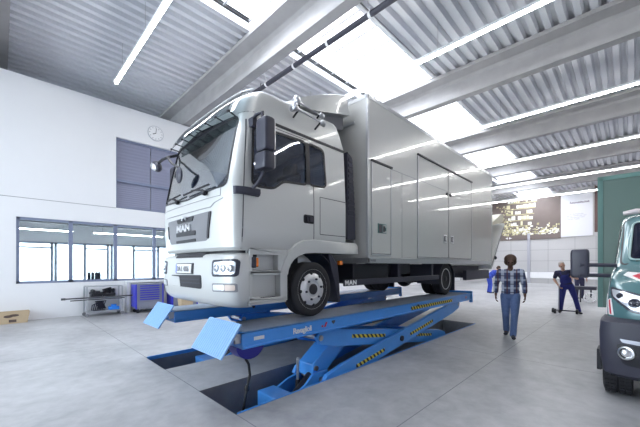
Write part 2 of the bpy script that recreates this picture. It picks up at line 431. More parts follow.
# a cover over the beam lines between skylights
q = MB()
for b in BX: q.box(b-.5, b+.5, SKY0, SKY1, ZD+.02, ZD+.3)
q.box(X0, BX[0], SKY0, SKY1, ZD+.2, ZD+.3)
q.box(X0, X1, SKY0-.03, SKY0, ZD, ZD+.35); q.box(X0, X1, SKY1, SKY1+.03, ZD, ZD+.35)
struct('trim_9', q, M['white'])
for k, (a, b) in enumerate(bays):
    a += .5; b -= .5 if b < X1 else 0
    q = MB(); n = 6
    for i in range(n+1):
        x = a+(b-a)*i/n; q.box(x-.017, x+.017, SKY0, SKY1, ZD+.225, ZD+.27)
    s = struct('window_%d' % (k+6), q, M['mgrey'])
    q = MB(); q.box(a, b, SKY0, SKY1, ZD+.275, ZD+.285); obj('skylight_pane', q, M['skyp'], s)
for k, x in enumerate(BX):
    q = MB()
    prof = [(-.14, 7.1), (.14, 7.1), (.14, 7.26), (.085, 7.34), (.085, 7.62), (.16, 7.70), (.50, 7.74), (.50, 7.85), (-.50, 7.85), (-.50, 7.74), (-.16, 7.70), (-.085, 7.62), (-.085, 7.34), (-.14, 7.26)]
    q.prism([(x+a, z) for a, z in prof], 'y', Y0, Y1)
    struct('trim_%d' % (k+10), q, M['concrete'], .01)

# suspended strip lights
LX = [2.42, 7.85, 13.3, 18.8, 24.4, 30.1]
lbl = ['white strip light hanging over the truck cab and left wall, first from the left',
       'white strip light above the truck box, in front of the second concrete beam',
       'long strip light hanging just behind the second concrete beam, third from the cab', 'fourth of the six strip lights, counting from the one over the truck cab',
       'fifth of the six strip lights, last but one before the wall poster', 'strip light right above the poster on the far wall']
def strip(x, i):
    t = thing('strip_light', lbl[i], 'light', (x, 1.95, 7.0), 'suspended strip lights')
    h = MB(); h.box(x-.05, x+.05, -7, 10.9, 7.02, 7.09); obj('housing', h, M['white'], t)
    d = MB(); d.box(x-.03, x+.03, -6.98, 10.88, 6.975, 7.02); obj('tube', d, M['tube'], t)
    for y in (-5.5, -2.5, .5, 3.5, 8.2, 10.2):
        q = MB(); q.tube([(x, y, 7.09), (x, y, ZD)], .006, 6); obj('hanger', q, M['steel'], t)
for i, x in enumerate(LX): strip(x, i)
# dark pipe under the roof
t = thing('ceiling_pipe', 'dark grey pipe with white clamps running under the skylight above the truck cab', 'pipe', (5.6, 3, 7.0))
q = MB(); q.tube([(5.6, -8, 7.0), (5.6, 12.3, 7.0)], .065, 12); obj('pipe', q, M['dgrey'], t)
for y in [-6+1.25*k for k in range(15)]:
    if SKY0-.2 < y < SKY1+.2: zt = ZD-.02
    else: zt = ZD
    q = MB(); q.tube([(5.6, y-.03, 7.0), (5.6, y+.03, 7.0)], .072, 12); q.tube([(5.6, y, 7.07), (5.38, y, 7.78)], .008, 6); obj('clamp', q, M['white'], t)

# ------------------------------------------------------------------ wall clock
t = thing('wall_clock', 'round white wall clock above the blind covered window', 'clock', (4.0, LW-.03, 6.41))
q = MB(); q.lathe([(.27, 0), (.275, .03), (.265, .05), (.25, .05), (.25, .035), (0, .035)], (4.0, LW-.001, 6.41), (0, -1, 0), 40); obj('case', q, M['clockrim'], t)
q = MB(); q.lathe([(.248, 0), (.248, .006), (0, .006)], (4.0, LW-.037, 6.41), (0, -1, 0), 40); obj('dial', q, M['white'], t)
q = MB()
for k in range(12):
    a = k*PI/6; c, s_ = math.cos(a), math.sin(a)
    q.obox((4.0+.205*s_, LW-.045, 6.41+.205*c), (.02*s_, 0, .02*c), (0, .002, 0), (.006*c, 0, -.006*s_))
obj('hour_marks', q, M['dgrey'], t)
for nm, a, l, wd in (('hour_hand', R(-115), .12, .012), ('minute_hand', R(5), .18, .008)):
    q = MB(); c, s_ = math.cos(a), math.sin(a)
    q.obox((4.0+l/2*s_, LW-.049, 6.41+l/2*c), (l/2*s_, 0, l/2*c), (0, .002, 0), (wd*c, 0, -wd*s_)); obj(nm, q, M['dgrey'], t)

# ------------------------------------------------------------------ big truck
YC = 4.48
TR = thing('box_truck', 'large silver grey box truck with high roof cab standing on two blue lift platforms', 'truck', (6, YC, .84))
PROF = [(1.78, 1.915, 1.13), (1.82, 1.885, 1.15), (2.05, 1.865, 1.16), (2.3, 1.86, 1.16), (2.55, 1.87, 1.16), (2.65, 1.885, 1.155), (3.0, 1.95, 1.14), (3.3, 2.015, 1.125), (3.5, 2.06, 1.11),
        (3.62, 2.10, 1.095), (3.74, 2.15, 1.08), (3.84, 2.22, 1.06), (3.91, 2.32, 1.01), (3.95, 2.5, .92), (3.98, 3.0, .72)]
CD, CN = .27, 3.8
XR = 4.03
def lerp(z, prof=PROF):
    if z <= prof[0][0]: return prof[0][1:]
    for a, b in zip(prof, prof[1:]):
        if z <= b[0]:
            k = (z-a[0])/(b[0]-a[0]); return tuple(a[i]+(b[i]-a[i])*k for i in range(1, len(a)))
    return prof[-1][1:]
def fx(y, z, off=0, prof=PROF, yc=YC, D=CD, n=CN):
    xf, hw = lerp(z, prof); r = min(abs(y-yc)/hw, .9995)
    return Vector((xf+D*(1-(1-r**n)**(1/n))-off, y+(off*1.2 if False else 0), z))
def fmap(prof=PROF, yc=YC, D=CD, n=CN):
    def g(y, z, off):
        p = fx(y, z, 0, prof, yc, D, n); e = 1e-3
        a = fx(y+e, z, 0, prof, yc, D, n)-fx(y-e, z, 0, prof, yc, D, n); b = fx(y, z+e, 0, prof, yc, D, n)-fx(y, z-e, 0, prof, yc, D, n)
        nn = a.cross(b); nn.normalize()
        if nn.x > 0: nn = -nn
        return p+nn*(off+g.base)
    g.base = .004; return g
def smap(side=-1, prof=PROF, yc=YC, D=CD, n=CN, base=.004):
    def g(x, z, off):
        xf, hw = lerp(z, prof); k = max(0., min(1., 1-(x-xf)/D))
        return Vector((x, yc+side*(hw*(1-k**n)**(1/n)+off+base), z))
    return g
def ring(z, xf, hw, xr, yc=YC, D=CD, n=CN, k=28):
    pts = []
    for i in range(k+1):
        t = -PI/2+PI*i/k; s_, c = math.sin(t), max(math.cos(t), 0)
        pts.append((xf+D*(1-c**(2/n)), yc+math.copysign(hw*abs(s_)**(2/n), s_), z))
    pts += [(xr-.06, yc+hw, z), (xr, yc+hw-.05, z), (xr, yc-hw+.05, z), (xr-.06, yc-hw, z)]
    return pts
def shell_rings(inset):
    out = []
    for i, (z, xf, hw) in enumerate(PROF):
        zz = min(max(z, 1.78+inset), 3.98-inset) if inset else z
        xr = XR if z < 3.5 else XR-(z-3.5)*.35
        out.append(ring(zz, xf+inset, hw-inset, xr-inset))
    if inset:   # keep strictly rising
        for i in range(1, len(out)):
            if out[i][0][2] <= out[i-1][0][2]: out[i] = [(p[0], p[1], out[i-1][0][2]+.001) for p in out[i]]
    return out
def loftmb(r):
    b = MB(); b.loft(r); return b
outer = loftmb(shell_rings(0)); inner = loftmb(shell_rings(.05))
shell = MB(); shell.add(outer.v, outer.f); shell.add(inner.v, [f[::-1] for f in inner.f])
g1 = loftmb(shell_rings(.012)); g2 = loftmb(shell_rings(.02))
gsh = MB(); gsh.add(g1.v, g1.f); gsh.add(g2.v, [f[::-1] for f in g2.f])
def roundpoly(p, r, n=4):
    out = []
    for i in range(len(p)):
        a, b, c = Vector(p[i-1]), Vector(p[i]), Vector(p[(i+1) % len(p)])
        u, v = (a-b), (c-b); k = min(r, u.length*.45, v.length*.45); u = b+u.normalized()*k; v = b+v.normalized()*k
        for j in range(n+1):
            t = j/n; q = (1-t)**2*u+2*t*(1-t)*b+t*t*v; out.append((q.x, q.y))
    return out
WS = roundpoly([(YC-.985, 2.58), (YC, 2.53), (YC+.985, 2.58), (YC+.96, 3.47), (YC, 3.50), (YC-.96, 3.47)], .07)
SW = roundpoly([(2.235, 3.34), (2.20, 2.62), (2.28, 2.60), (2.50, 2.61), (2.68, 2.74), (3.10, 2.77), (3.10, 3.37)], .06)
QW = roundpoly([(3.17, 3.37), (3.17, 2.78), (3.50, 2.80), (3.47, 3.35)], .06)
cut_ws = MB(); cut_ws.prism(WS, 'x', 1.5, 2.9)
cuts = [cut_ws]; sides = []
for a, b in ((YC-1.4, YC-.9), (YC+.9, YC+1.4)):
    for P in (SW, QW):
        c = MB(); c.prism(P, 'y', a, b); cuts.append(c); sides.append(c)
cab = obj('cab', boolean('cab', shell, cuts, 'DIFFERENCE', M['silver']), M['silver'], TR, smooth=30)
obj('windshield', boolean('ws', gsh, [cut_ws], 'INTERSECT', M['wglass']), M['wglass'], cab, label='pale tinted windshield')
for c in sides: obj('side_window', boolean('sw', gsh, [c], 'INTERSECT', M['sglass']), M['sglass'], cab, label='dark tinted side window')
def bandpoly(P, grow):
    cx = sum(p[0] for p in P)/len(P); cz = sum(p[1] for p in P)/len(P)
    out = []
    for i in range(len(P)):
        a, b = Vector(P[i-1]), Vector(P[(i+1) % len(P)]); d = (b-a).normalized(); nrm = Vector((d.y, -d.x))
        if nrm.dot(Vector((P[i][0]-cx, P[i][1]-cz))) < 0: nrm = -nrm
        out.append((P[i][0]+nrm.x*grow, P[i][1]+nrm.y*grow))
    return out
def gasket(P, fn, grow, mi=0):
    q = MB(); O = bandpoly(P, grow); n = len(P)
    def dens(L): return [(L[i][0]+(L[(i+1) % n][0]-L[i][0])*k/4, L[i][1]+(L[(i+1) % n][1]-L[i][1])*k/4) for i in range(n) for k in range(4)]
    A, B = dens(P), dens(O)
    q.loft([[fn(a, b, -.02) for a, b in A], [fn(a, b, .001) for a, b in A], [fn(a, b, .001) for a, b in B], [fn(a, b, -.01) for a, b in B]], cap=False)
    return q
obj('windshield_seal', gasket(WS, fmap(), .022), M['black'], cab)
for sd in (-1, 1):
    for P in (SW, QW): obj('window_seal', gasket(P, smap(sd), .03), M['black'], cab)
    q = MB(); q.patch([(3.10, 2.76), (3.18, 2.77), (3.18, 3.38), (3.10, 3.38)], smap(sd, base=.006)); obj('door_pillar', q, M['black'], cab)
    # black roof rain strip, seams, hatch
    q = MB(); q.patch([(2.36, 3.455), (3.98, 3.445), (3.98, 3.48), (2.36, 3.49)], smap(sd, base=.012), .02, sub=8); obj('rain_strip', q, M['black'], cab)
    q = MB(); f = smap(sd, base=.002)
    def line(pts, wd=.006):
        for a, b in zip(pts, pts[1:]):
            d = Vector((b[0]-a[0], b[1]-a[1])); nn = Vector((-d.y, d.x)).normalized()*wd
            q.patch([(a[0]+nn.x, a[1]+nn.y), (b[0]+nn.x, b[1]+nn.y), (b[0]-nn.x, b[1]-nn.y), (a[0]-nn.x, a[1]-nn.y)], f, .01, sub=8, scales=(1, .5))
    line([(2.15, 3.42), (2.09, 2.9), (2.06, 2.5), (2.045, 1.80)]); line([(3.245, 2.76), (3.245, 1.98)]); line([(2.15, 3.42), (3.2, 3.42)], .004)
    line([(3.375, 2.62), (3.99, 2.62), (3.99, 2.06), (3.375, 2.06), (3.375, 2.62)], .005)
    line([(1.99, 3.52), (2.25, 3.53)], .004)
    obj('door_seam', q, M['seam'], cab)
    h = MB(); h.patch(roundpoly([(3.04, 2.20), (3.24, 2.20), (3.24, 2.325), (3.04, 2.325)], .03), smap(sd, base=.008), .02, sub=2); obj('handle_recess', h, M['black'], cab)
    h = MB(); f = smap(sd, base=.03); h.tube([f(3.1, 2.21, -.03), f(3.1, 2.22, .0), f(3.1, 2.3, 0), f(3.1, 2.315, -.03)], .012, 8); h.box(3.13, 3.2, *sorted((YC+sd*1.15, YC+sd*1.195)), 2.23, 2.3); obj('door_handle', h, M['dgrey'], cab)
    # rear louvre strip
    lv = MB(); y0 = YC+sd*1.15; y1 = YC+sd*1.02
    lv.prism([(4.03, 2.03), (4.24, 2.03), (4.235, 2.4), (4.16, 3.4), (4.03, 3.47)], 'y', min(y0, y1), max(y0, y1))
    for k in range(11):
        z = 2.42+k*.09; x1 = 4.235-.075*(z-2.4); lv.box(4.05, x1-.015, *sorted((YC+sd*1.15, YC+sd*1.165)), z, z+.05)
    obj('louvre_panel', lv, M['dgrey'], cab)
    obj('door_badge', text('door_badge', 'TGL 12.180', .07, (0, 0, 0), (1, 0, 0), (0, 0, 1), M['steel']).data, M['steel']) if False else None
# front face details
F = fmap()
gr = MB(); gr.patch(roundpoly([(YC-.58, 1.915), (YC+.66, 1.915), (YC+.74, 2.27), (YC-.70, 2.285)], .05), F, .02, sub=3)
grille = obj('grille', gr, M['grilleg'], TR, label='mid grey grille panel with dark slots')
def fp(name, P, m, parent, base=.012, depth=.01, r=.015, **k):
    f = fmap(); f.base = base; q = MB(); q.patch(roundpoly([(YC+a, b) for a, b in P], r, 2), f, depth, sub=4, **k); return obj(name, q, m, parent)
fp('grille_slot', [(-.28, 2.01), (.375, 2.015), (.375, 2.068), (-.28, 2.072)], M['black'], grille)
fp('grille_slot', [(-.265, 1.92), (.395, 1.92), (.395, 1.958), (-.265, 1.962)], M['black'], grille)
fp('grille_top', [(-.20, 2.205), (.31, 2.205), (.345, 2.265), (-.235, 2.27)], M['black'], grille)
fp('grille_edge', [(-.63, 1.945), (-.585, 1.94), (-.66, 2.275), (-.715, 2.285)], M['black'], grille)
fp('grille_edge', [(.675, 2.0), (.70, 2.0), (.735, 2.2), (.70, 2.2)], M['black'], grille)
# a small arch emblem above the letters
f = fmap(); f.base = .02; q = MB(); q.tube([f(YC+.12, 2.235, 0), f(YC+.105, 2.265, 0), f(YC+.06, 2.283, 0), f(YC+.015, 2.265, 0), f(YC, 2.235, 0)], .012, 8); obj('emblem', q, M['chrome'], grille)
f.base = .012; p0 = f(YC+.325, 2.082, 0); p1 = f(YC-.165, 2.082, 0)
text('brand_letters', 'MAN', .125, p0+Vector((-.004, 0, 0)), p1-p0, (0.0, 0, 1), M['chrome'], grille, .008, .006, 1.05, sx=1.62)
q = MB(); f = fmap(); f.base = .002
q.tube([f(YC+.80-1.5*k/12, 2.335-.0*k, 0) for k in range(13)], .005, 6); q.tube([f(YC-.70, 2.335, 0), f(YC-.78, 2.38, 0), f(YC-.95, 2.42, 0)], .005, 6)
q.tube([f(YC+.9-1.8*k/12, 2.455, 0) for k in range(13)], .004, 6); q.tube([f(YC-.90, 2.46, 0), f(YC-.90, 2.56, 0)], .004, 6)
obj('front_seam', q, M['mgrey'], cab)
# wipers
for y, l in ((YC+.30, .55), (YC-.58, .75)):
    f = fmap(); f.base = .03
    wq = MB(); wq.tube([f(y, 2.53, 0), f(y+.02, 2.555, .02), f(y+l*.45, 2.60, .03)], [.016, .016, .009], 8)
    wq.tube([f(y-.1+l*k/8, 2.615-.003*k, .005) for k in range(9)], .013, 6); wq.ball(f(y, 2.525, 0), .035)
    obj('wiper', wq, M['black'], cab)
# cab interior: dash, seats, steering wheel, rear lining
q = MB(); q.box(2.12, 2.5, YC-1.0, YC+1.0, 2.2, 2.55); q.box(2.3, 2.5, YC+.1, YC+.9, 2.5, 2.68); obj('dashboard', q, M['interior'], cab, .03)
for y in (YC-.55, YC+.55):
    q = MB(); q.box(2.75, 3.25, y-.25, y+.25, 2.05, 2.3); q.obox((3.22, y, 2.65), (.07, 0, -.02), (0, .25, 0), (.06, 0, .4)); q.obox((3.30, y, 3.12), (.05, 0, 0), (0, .15, 0), (.01, 0, .1)); obj('seat', q, M['seat'], cab, .05)
q = MB(); n = 24; q.tube([(2.62+.12*math.cos(a), YC-.55+.22*math.sin(a), 2.62+.19*math.cos(a)) for a in [2*PI*k/n for k in range(n+1)]], .018, 8); q.tube([(2.62, YC-.55, 2.62), (2.45, YC-.55, 2.5)], .03); q.obox((2.62, YC-.55, 2.62), (.02, 0, .03), (0, .2, 0), (.02, 0, -.02)); obj('steering_wheel', q, M['black'], cab)
# sun visor in front of the windscreen top
f = fmap(); NV = 24; vz = MB(); rows = []
for z, bs in ((3.83, .035), (3.70, .075), (3.58, .105), (3.46, .12)):
    f.base = bs; rows.append([f(YC-.99+1.98*k/NV, z, 0) for k in range(NV+1)])
back = [[p+Vector((.006, 0, 0)) for p in r_] for r_ in rows[::-1]]
vz.loft(rows+back, closed=False, cap=False)
vis = obj('sun_visor', vz, M['vglass'], TR, label='dark translucent sun visor', smooth=60)
for k in range(8):
    y = YC-.90+1.8*k/7; f.base = .0; a_ = f(y, 3.50, -.01); f.base = .115; b_ = f(y, 3.49, 0); q = MB(); q.tube([a_, b_], .009, 8); q.ball(b_, (.014, .03, .012)); obj('visor_bracket', q, M['black'], vis)
f.base = .045; q = MB(); q.tube([f(YC-1.0+2.0*k/20, 3.84, 0) for k in range(21)], .007, 8); obj('visor_rail', q, M['silver'], vis)
# roof marker lamps
for y in (YC-.75, YC-.1, YC+.6):
    g = fmap(); g.base = .015; q = MB(); q.ball(g(y, 3.905, 0), (.05, .07, .022)); obj('roof_marker_lamp', q, M['black'], cab)
for y, l in ((YC-.6, .42), (YC+.15, .36)):
    q = MB(); q.tube([(2.62, y, 3.84), (2.7, y, 3.86+l)], .005, 6); obj('antenna', q, M['black'], cab)
# bumper
BP = [(1.07, 1.97, 1.08), (1.10, 1.92, 1.12), (1.17, 1.875, 1.155), (1.3, 1.855, 1.17), (1.5, 1.845, 1.175), (1.66, 1.855, 1.17), (1.72, 1.875, 1.16), (1.745, 1.915, 1.14)]
q = MB(); q.loft([ring(z, xf, hw, 2.20, D=.27, n=3.8) for z, xf, hw in BP]); bmp = obj('bumper', q, M['silver'], TR, smooth=40)
def bp(name, P, m, base, depth=.01, r=.02, parent=bmp, label=None, sub=4):
    f = fmap(BP, YC, .27, 3.8); f.base = base; q = MB(); q.patch(roundpoly(P, r, 3), f, depth, sub=sub); return obj(name, q, m, parent, label=label)
for s_ in (-1, 1):
    def mp(P): return [(YC+s_*a, b) for a, b in P][::s_*-1]
    bp('headlight_bezel', mp([(.76, 1.455), (1.162, 1.46), (1.162, 1.672), (.75, 1.66)]), M['dgrey'], .006, r=.04)
    bp('headlight_bowl', mp([(.80, 1.485), (1.135, 1.49), (1.135, 1.645), (.79, 1.635)]), M['chrome'], .010, r=.03)
    for a in (.86, .98, 1.08):
        f = fmap(BP, YC, .27, 3.8); f.base = .012; q = MB(); c = f(YC+s_*a, 1.56, 0); q.lathe([(.05, 0), (.043, .012), (.028, .016), (.012, .03), (0, .03)], c, (-1, s_*.1*a, 0), 20); obj('headlight_lamp', q, M['steel'], bmp)
    bp('headlight_lens', mp([(.79, 1.475), (1.145, 1.48), (1.145, 1.655), (.78, 1.645)]), M['lens'], .034, .03, r=.03)
    bp('fog_lamp_bezel', mp([(.75, 1.268), (1.148, 1.275), (1.148, 1.38), (.755, 1.372)]), M['mgrey'], .006, r=.02)
    bp('fog_lamp', mp([(.775, 1.285), (.99, 1.29), (.99, 1.362), (.78, 1.356)]), M['chrome'], .012, r=.02)
    bp('turn_signal', mp([(1.0, 1.29), (1.13, 1.297), (1.13, 1.362), (1.0, 1.36)]), M['turn'], .012, r=.015)
bp('lower_intake', [(YC-.47, 1.285), (YC+.53, 1.29), (YC+.54, 1.45), (YC-.48, 1.468)], M['black'], .006, r=.04)
bp('intake_cheek', [(YC+.19, 1.29), (YC+.53, 1.295), (YC+.53, 1.44), (YC+.22, 1.43)], M['silver'], .012, r=.03)
for z in (1.335, 1.385): bp('intake_slat', [(YC-.45, z+.015), (YC+.18, z+.01), (YC+.18, z+.024), (YC-.45, z+.029)], M['dgrey'], .012, r=.004)
bp('upper_intake', [(YC-.48, 1.70), (YC+.42, 1.70), (YC+.42, 1.765), (YC-.48, 1.765)], M['black'], .004, .05, r=.01)
bp('plate_holder', [(YC-.245, 1.475), (YC+.345, 1.475), (YC+.345, 1.622), (YC-.245, 1.627)], M['black'], .008, r=.008)
bp('license_plate', [(YC-.20, 1.488), (YC+.338, 1.488), (YC+.338, 1.612), (YC-.20, 1.614)], M['plate'], .016, r=.008)
bp('plate_country_band', [(YC+.285, 1.49), (YC+.335, 1.49), (YC+.335, 1.61), (YC+.285, 1.61)], M['euro'], .020, .004, r=.004)
f = fmap(BP, YC, .27, 3.8); f.base = .022; p0 = f(YC+.265, 1.51, 0); p1 = f(YC-.18, 1.51, 0)
text('plate_number', 'DA L 4006', .105, p0, p1-p0, (0, 0, 1), M['mgrey'], bmp, .002, .001, sx=.86)
# lip under the cab front
q = MB(); q.loft([ring(z, 1.99, 1.10, 2.3, D=.3) for z in (1.70, 1.80)]); obj('cab_underside', q, M['black'], TR)
# steps and front side panels
for sd in (-1, 1):
    o = YC+sd*1.16; i = YC+sd*.80; a, b = min(o, i), max(o, i); A = lambda k: tuple(sorted((YC+sd*1.165, YC+sd*(1.165-k))))
    q = MB()
    q.box(2.14, 2.72, *A(.30), 1.13, 1.17); q.box(2.14, 2.72, *A(.30), 1.49, 1.525); q.box(2.14, 2.30, *A(.05), 1.17, 1.2)
    q.box(2.14, 2.72, *A(.04), 1.10, 1.18); q.box(2.14, 2.72, *A(.04), 1.47, 1.53)
    q.box(2.14, 2.72, *sorted((YC+sd*1.02, YC+sd*1.05)), 1.13, 1.80); q.box(2.14, 2.19, *A(.33), 1.13, 1.80)
    q.box(2.62, 2.74, *A(.33), 1.12, 1.47); q.box(2.58, 2.74, *A(.20), 1.53, 1.74)
    q.prism([(2.14, 1.73), (2.74, 1.73), (2.74, 1.80), (2.14, 1.80)], 'y', *A(.06))
    q.prism([(2.38, 1.17), (2.44, 1.17), (2.44, 1.47), (2.38, 1.47)], 'y', *sorted((YC+sd*.87, YC+sd*.93)))
    st = obj('step_well', q, M['silver'], TR, .008)
    q = MB()
    for z in (1.17, 1.525):
        for k in range(11): q.box(2.2+k*.037, 2.22+k*.037, *sorted((YC+sd*1.13, YC+sd*.95)), z, z+.008)
    obj('step_tread', q, M['dgrey'], st)
    q = MB(); q.box(2.17, 2.235, *A(-.012+.03) if False else sorted((YC+sd*1.14, YC+sd*1.178)), 1.565, 1.70); mk = obj('marker_lamp_base', q, M['dgrey'], st, .01)
    q = MB(); q.box(2.225, 2.27, *sorted((YC+sd*1.145, YC+sd*1.175)), 1.575, 1.69); obj('side_marker_lamp', q, M['orange'], st, .01)
    # wheel arch fender
    C = (3.2, 1.24)
    prof_o = [(2.60, 1.47), (2.62, 1.56), (2.68, 1.68), (2.76, 1.80), (2.87, 1.90), (3.02, 1.965), (3.25, 1.985), (3.25, 1.985), (4.26, 1.97), (4.29, 1.93), (4.29, 1.785)]
    prof_i = [(2.74, 1.47), (2.755, 1.54), (2.79, 1.61), (2.85, 1.675), (2.93, 1.725), (3.06, 1.765), (3.25, 1.78), (3.4, 1.78), (3.9, 1.78), (4.2, 1.78), (4.27, 1.782)]
    q = MB(); ya = YC+sd*1.175; yb = YC+sd*.72
    n = len(prof_o); ring_a = []
    for k in range(n):
        (x0, z0), (x1, z1) = prof_o[k], prof_i[k]
        ring_a.append([(x0, yb, z0), (x0+.0, ya-sd*.03, z0), (x0+.02*(x1-x0)/.14, ya, z0+(z1-z0)*.12), (x1, ya, z1), (x1, yb, z1)])
    q.loft(ring_a); obj('fender', q, M['silver'], TR, smooth=50)
    # inner dark arch and mudflap
    q = MB(); arc = [(C[0]+.55*math.cos(t), C[1]+.03+.53*math.sin(t)) for t in [PI*k/16 for k in range(17)]]
    q.loft([[(x, YC+sd*1.13, z), (x, YC+sd*.75, z), (x+.0, YC+sd*.75, z+.02), (x, YC+sd*1.13, z+.02)] for x, z in arc]); obj('wheel_arch_liner', q, M['black'], TR)
    q = MB(); q.prism([(3.58, 1.78), (3.66, 1.76), (3.80, 1.60), (3.84, 1.35), (3.86, 1.0), (3.80, 1.0), (3.74, 1.3), (3.66, 1.5)], 'y', *sorted((YC+sd*1.14, YC+sd*.72))); obj('mudflap', q, M['dgrey'], TR, .008)
    q = MB(); q.box(3.83, 3.90, *sorted((YC+sd*1.10, YC+sd*1.16)), 1.60, 1.67); obj('side_reflector', q, M['orange'], TR, .008)

# wheels
def tyre_mb(c, r, w, sd):
    q = MB(); h = w/2; x, y, z = c
    prof = [(r*.62, -h*.82), (r*.72, -h*.92), (r*.86, -h), (r*.93, -h*.95), (r*.975, -h*.86), (r, -h*.74)]
    for k in range(4):
        a = -h*.74+k*(h*1.48/4); b = a+h*1.48/4
        prof += [(r, a+.005), (r, b-.014), (r-.01, b-.010), (r-.01, b-.003)] if k < 3 else [(r, a+.005), (r, b)]
    prof += [(r*.975, h*.86), (r*.93, h*.95), (r*.86, h), (r*.72, h*.92), (r*.62, h*.82)]
    q.lathe(prof, c, (0, sd, 0), 48); return q
def wheel(name, c, r, w, sd, parent, front=True, dished=0.):
    wv = obj(name, tyre_mb(c, r, w, sd), M['rubber'], parent, smooth=28)
    h = w/2; R0 = r*(.76 if front else .66); q = MB()
    if front: prof = [(R0, h*.70), (R0*1.02, h*.92), (R0*.96, h*.93), (R0*.93, h*.72), (R0*.90, h*.70), (R0*.80, h*.80), (R0*.66, h*.95), (R0*.60, h*1.02), (R0*.42, h*1.03), (R0*.38, h*.95), (R0*.0, h*.95)]
    else: prof = [(R0, h*.70), (R0*1.02, h*.92), (R0*.96, h*.93), (R0*.93, h*.6), (R0*.86, .35*h), (R0*.70, .15*h), (R0*.58, .25*h), (R0*.45, .3*h), (R0*.42, h*.75), (0, h*.75)]
    q.lathe(prof, c, (0, sd, 0), 40); obj('rim', q, M['rim'], wv)
    hb = h*.95 if front else h*.75
    q = MB(); q.lathe([(R0*.26, hb-.02), (R0*.26, hb+.012), (R0*.20, hb+.02), (0, hb+.02)], c, (0, sd, 0), 24); obj('hub_cap', q, M['black'], wv)
    hh = h*1.02 if front else .22*h
    for k in range(6):
        a = 2*PI*k/6+.2; rr = R0*.50; q = MB()
        q.lathe([(.016, 0), (.016, .022), (.010, .030), (0, .030)], (c[0]+rr*math.cos(a), c[1]+sd*hh, c[2]+rr*math.sin(a)), (0, sd, 0), 8)
        obj('wheel_nut', q, M['dgrey'] if front else M['steel'], wv)
    if front:
        for k in range(8):
            a = 2*PI*k/8+.1; rr = R0*.775; q = MB()
            q.ball((c[0]+rr*math.cos(a), c[1]+sd*h*.83, c[2]+rr*math.sin(a)), (R0*.085, .022, R0*.085), 12, 6); obj('rim_hole', q, M['black'], wv)
    return wv
WR = .395
for sd in (-1, 1):
    wheel('front_wheel', (3.20, YC+sd*1.065, .853+WR), WR, .26, sd, TR, True)
    wheel('rear_wheel', (7.9, YC+sd*1.06, .853+WR), WR, .24, sd, TR, False)
    wheel('rear_wheel', (7.9, YC+sd*.78, .853+WR), WR, .24, sd, TR, False)
    q = MB(); arc = [(7.9+.47*math.cos(t), 1.22+.43*math.sin(t)) for t in [PI*k/14-.25 for k in range(17)]]
    q.loft([[(x, YC+sd*1.2, z), (x, YC+sd*.62, z), (x, YC+sd*.62, z+.02), (x, YC+sd*1.2, z+.02)] for x, z in arc]); obj('rear_mudguard', q, M['dgrey'], TR)
    q = MB(); q.box(8.36, 8.40, *sorted((YC+sd*1.19, YC+sd*.62)), .93, 1.4); obj('rear_mudflap', q, M['dgrey'], TR)
    # lateral underrun rail
    q = MB(); q.box(3.9, 7.42, *sorted((YC+sd*1.20, YC+sd*1.16)), 1.255, 1.36); q.box(5.6, 5.7, *sorted((YC+sd*1.16, YC+sd*.6)), 1.3, 1.62); q.box(7.1, 7.2, *sorted((YC+sd*1.16, YC+sd*.6)), 1.3, 1.62); rl = obj('underrun_rail', q, M['dgrey'], TR, .01)
    q = MB(); q.box(4.25, 5.35, *sorted((YC+sd*1.10, YC+sd*.48)), 1.27, 1.62); q.box(5.45, 6.4, *sorted((YC+sd*1.0, YC+sd*.5)), 1.4, 1.64); obj('equipment_box', q, M['black'], TR, .02)
p0 = Vector((3.905, YC-1.202, 1.275)); text('rail_letters', 'MAN', .105, p0, (1, 0, 0), (0, 0, 1), M['plate'], TR, .002, .003, 1.1, sx=1.25)
for y in (YC-.38, YC+.38):
    q = MB(); q.box(2.3, 11.1, y-.04, y+.04, 1.33, 1.58); obj('chassis_rail', q, M['black'], TR)
q = MB(); q.tube([(3.2, YC-.95, 1.2), (3.2, YC+.95, 1.2)], .06); q.box(3.0, 3.4, YC-.5, YC+.5, 1.15, 1.33); q.tube([(7.9, YC-.9, 1.22), (7.9, YC+.9, 1.22)], .09); q.ball((7.9, YC, 1.22), .22); q.tube([(3.4, YC, 1.45), (7.7, YC, 1.28)], .06); q.box(2.3, 3.6, YC-.4, YC+.4, 1.35, 1.75); obj('axle', q, M['black'], TR)
q = MB(); q.tube([(6.2, YC-.75, 1.3), (6.3, YC-.75, 1.22), (6.5, YC-.75, 1.25), (6.8, YC-.75, 1.18), (7.0, YC-.75, 1.2)], .022, 8); obj('air_hose', q, M['hose'], TR)
q = MB(); q.box(5.5, 5.85, YC-.98, YC-.90, 1.47, 1.56); obj('filter_cap', q, M['rust'], TR, .01)
# tail lift gear under the box end
q = MB(); q.box(8.9, 11.15, YC-.9, YC+.9, 1.36, 1.58); q.box(9.2, 11.2, YC-1.2, YC-1.10, 1.17, 1.45); q.box(9.2, 11.2, YC+1.10, YC+1.20, 1.17, 1.45); q.box(11.0, 11.2, YC-1.2, YC+1.2, 1.17, 1.34)
obj('tail_lift_frame', q, M['dgrey'], TR, .01)
q = MB(); A = Vector((11.30, 0, 1.60)); B = Vector((12.85, 0, 3.12)); d = (B-A).normalized(); nn = Vector((d.z, 0, -d.x))
q.loft([[tuple(p+Vector((0, y, 0))) for p in (A, B, B+nn*.08, A+nn*.20)] for y in (YC-1.22, YC+1.22)])
tg = obj('tail_lift_platform', q, M['white'], TR, .005, label='white tail lift platform tilted half open')
q = MB(); q.obox(A+d*1.05+nn*.06+Vector((0, YC-1.225, 0)), d*1.0, (0, .012, 0), nn*.012); obj('edge_groove', q, M['mgrey'], tg)
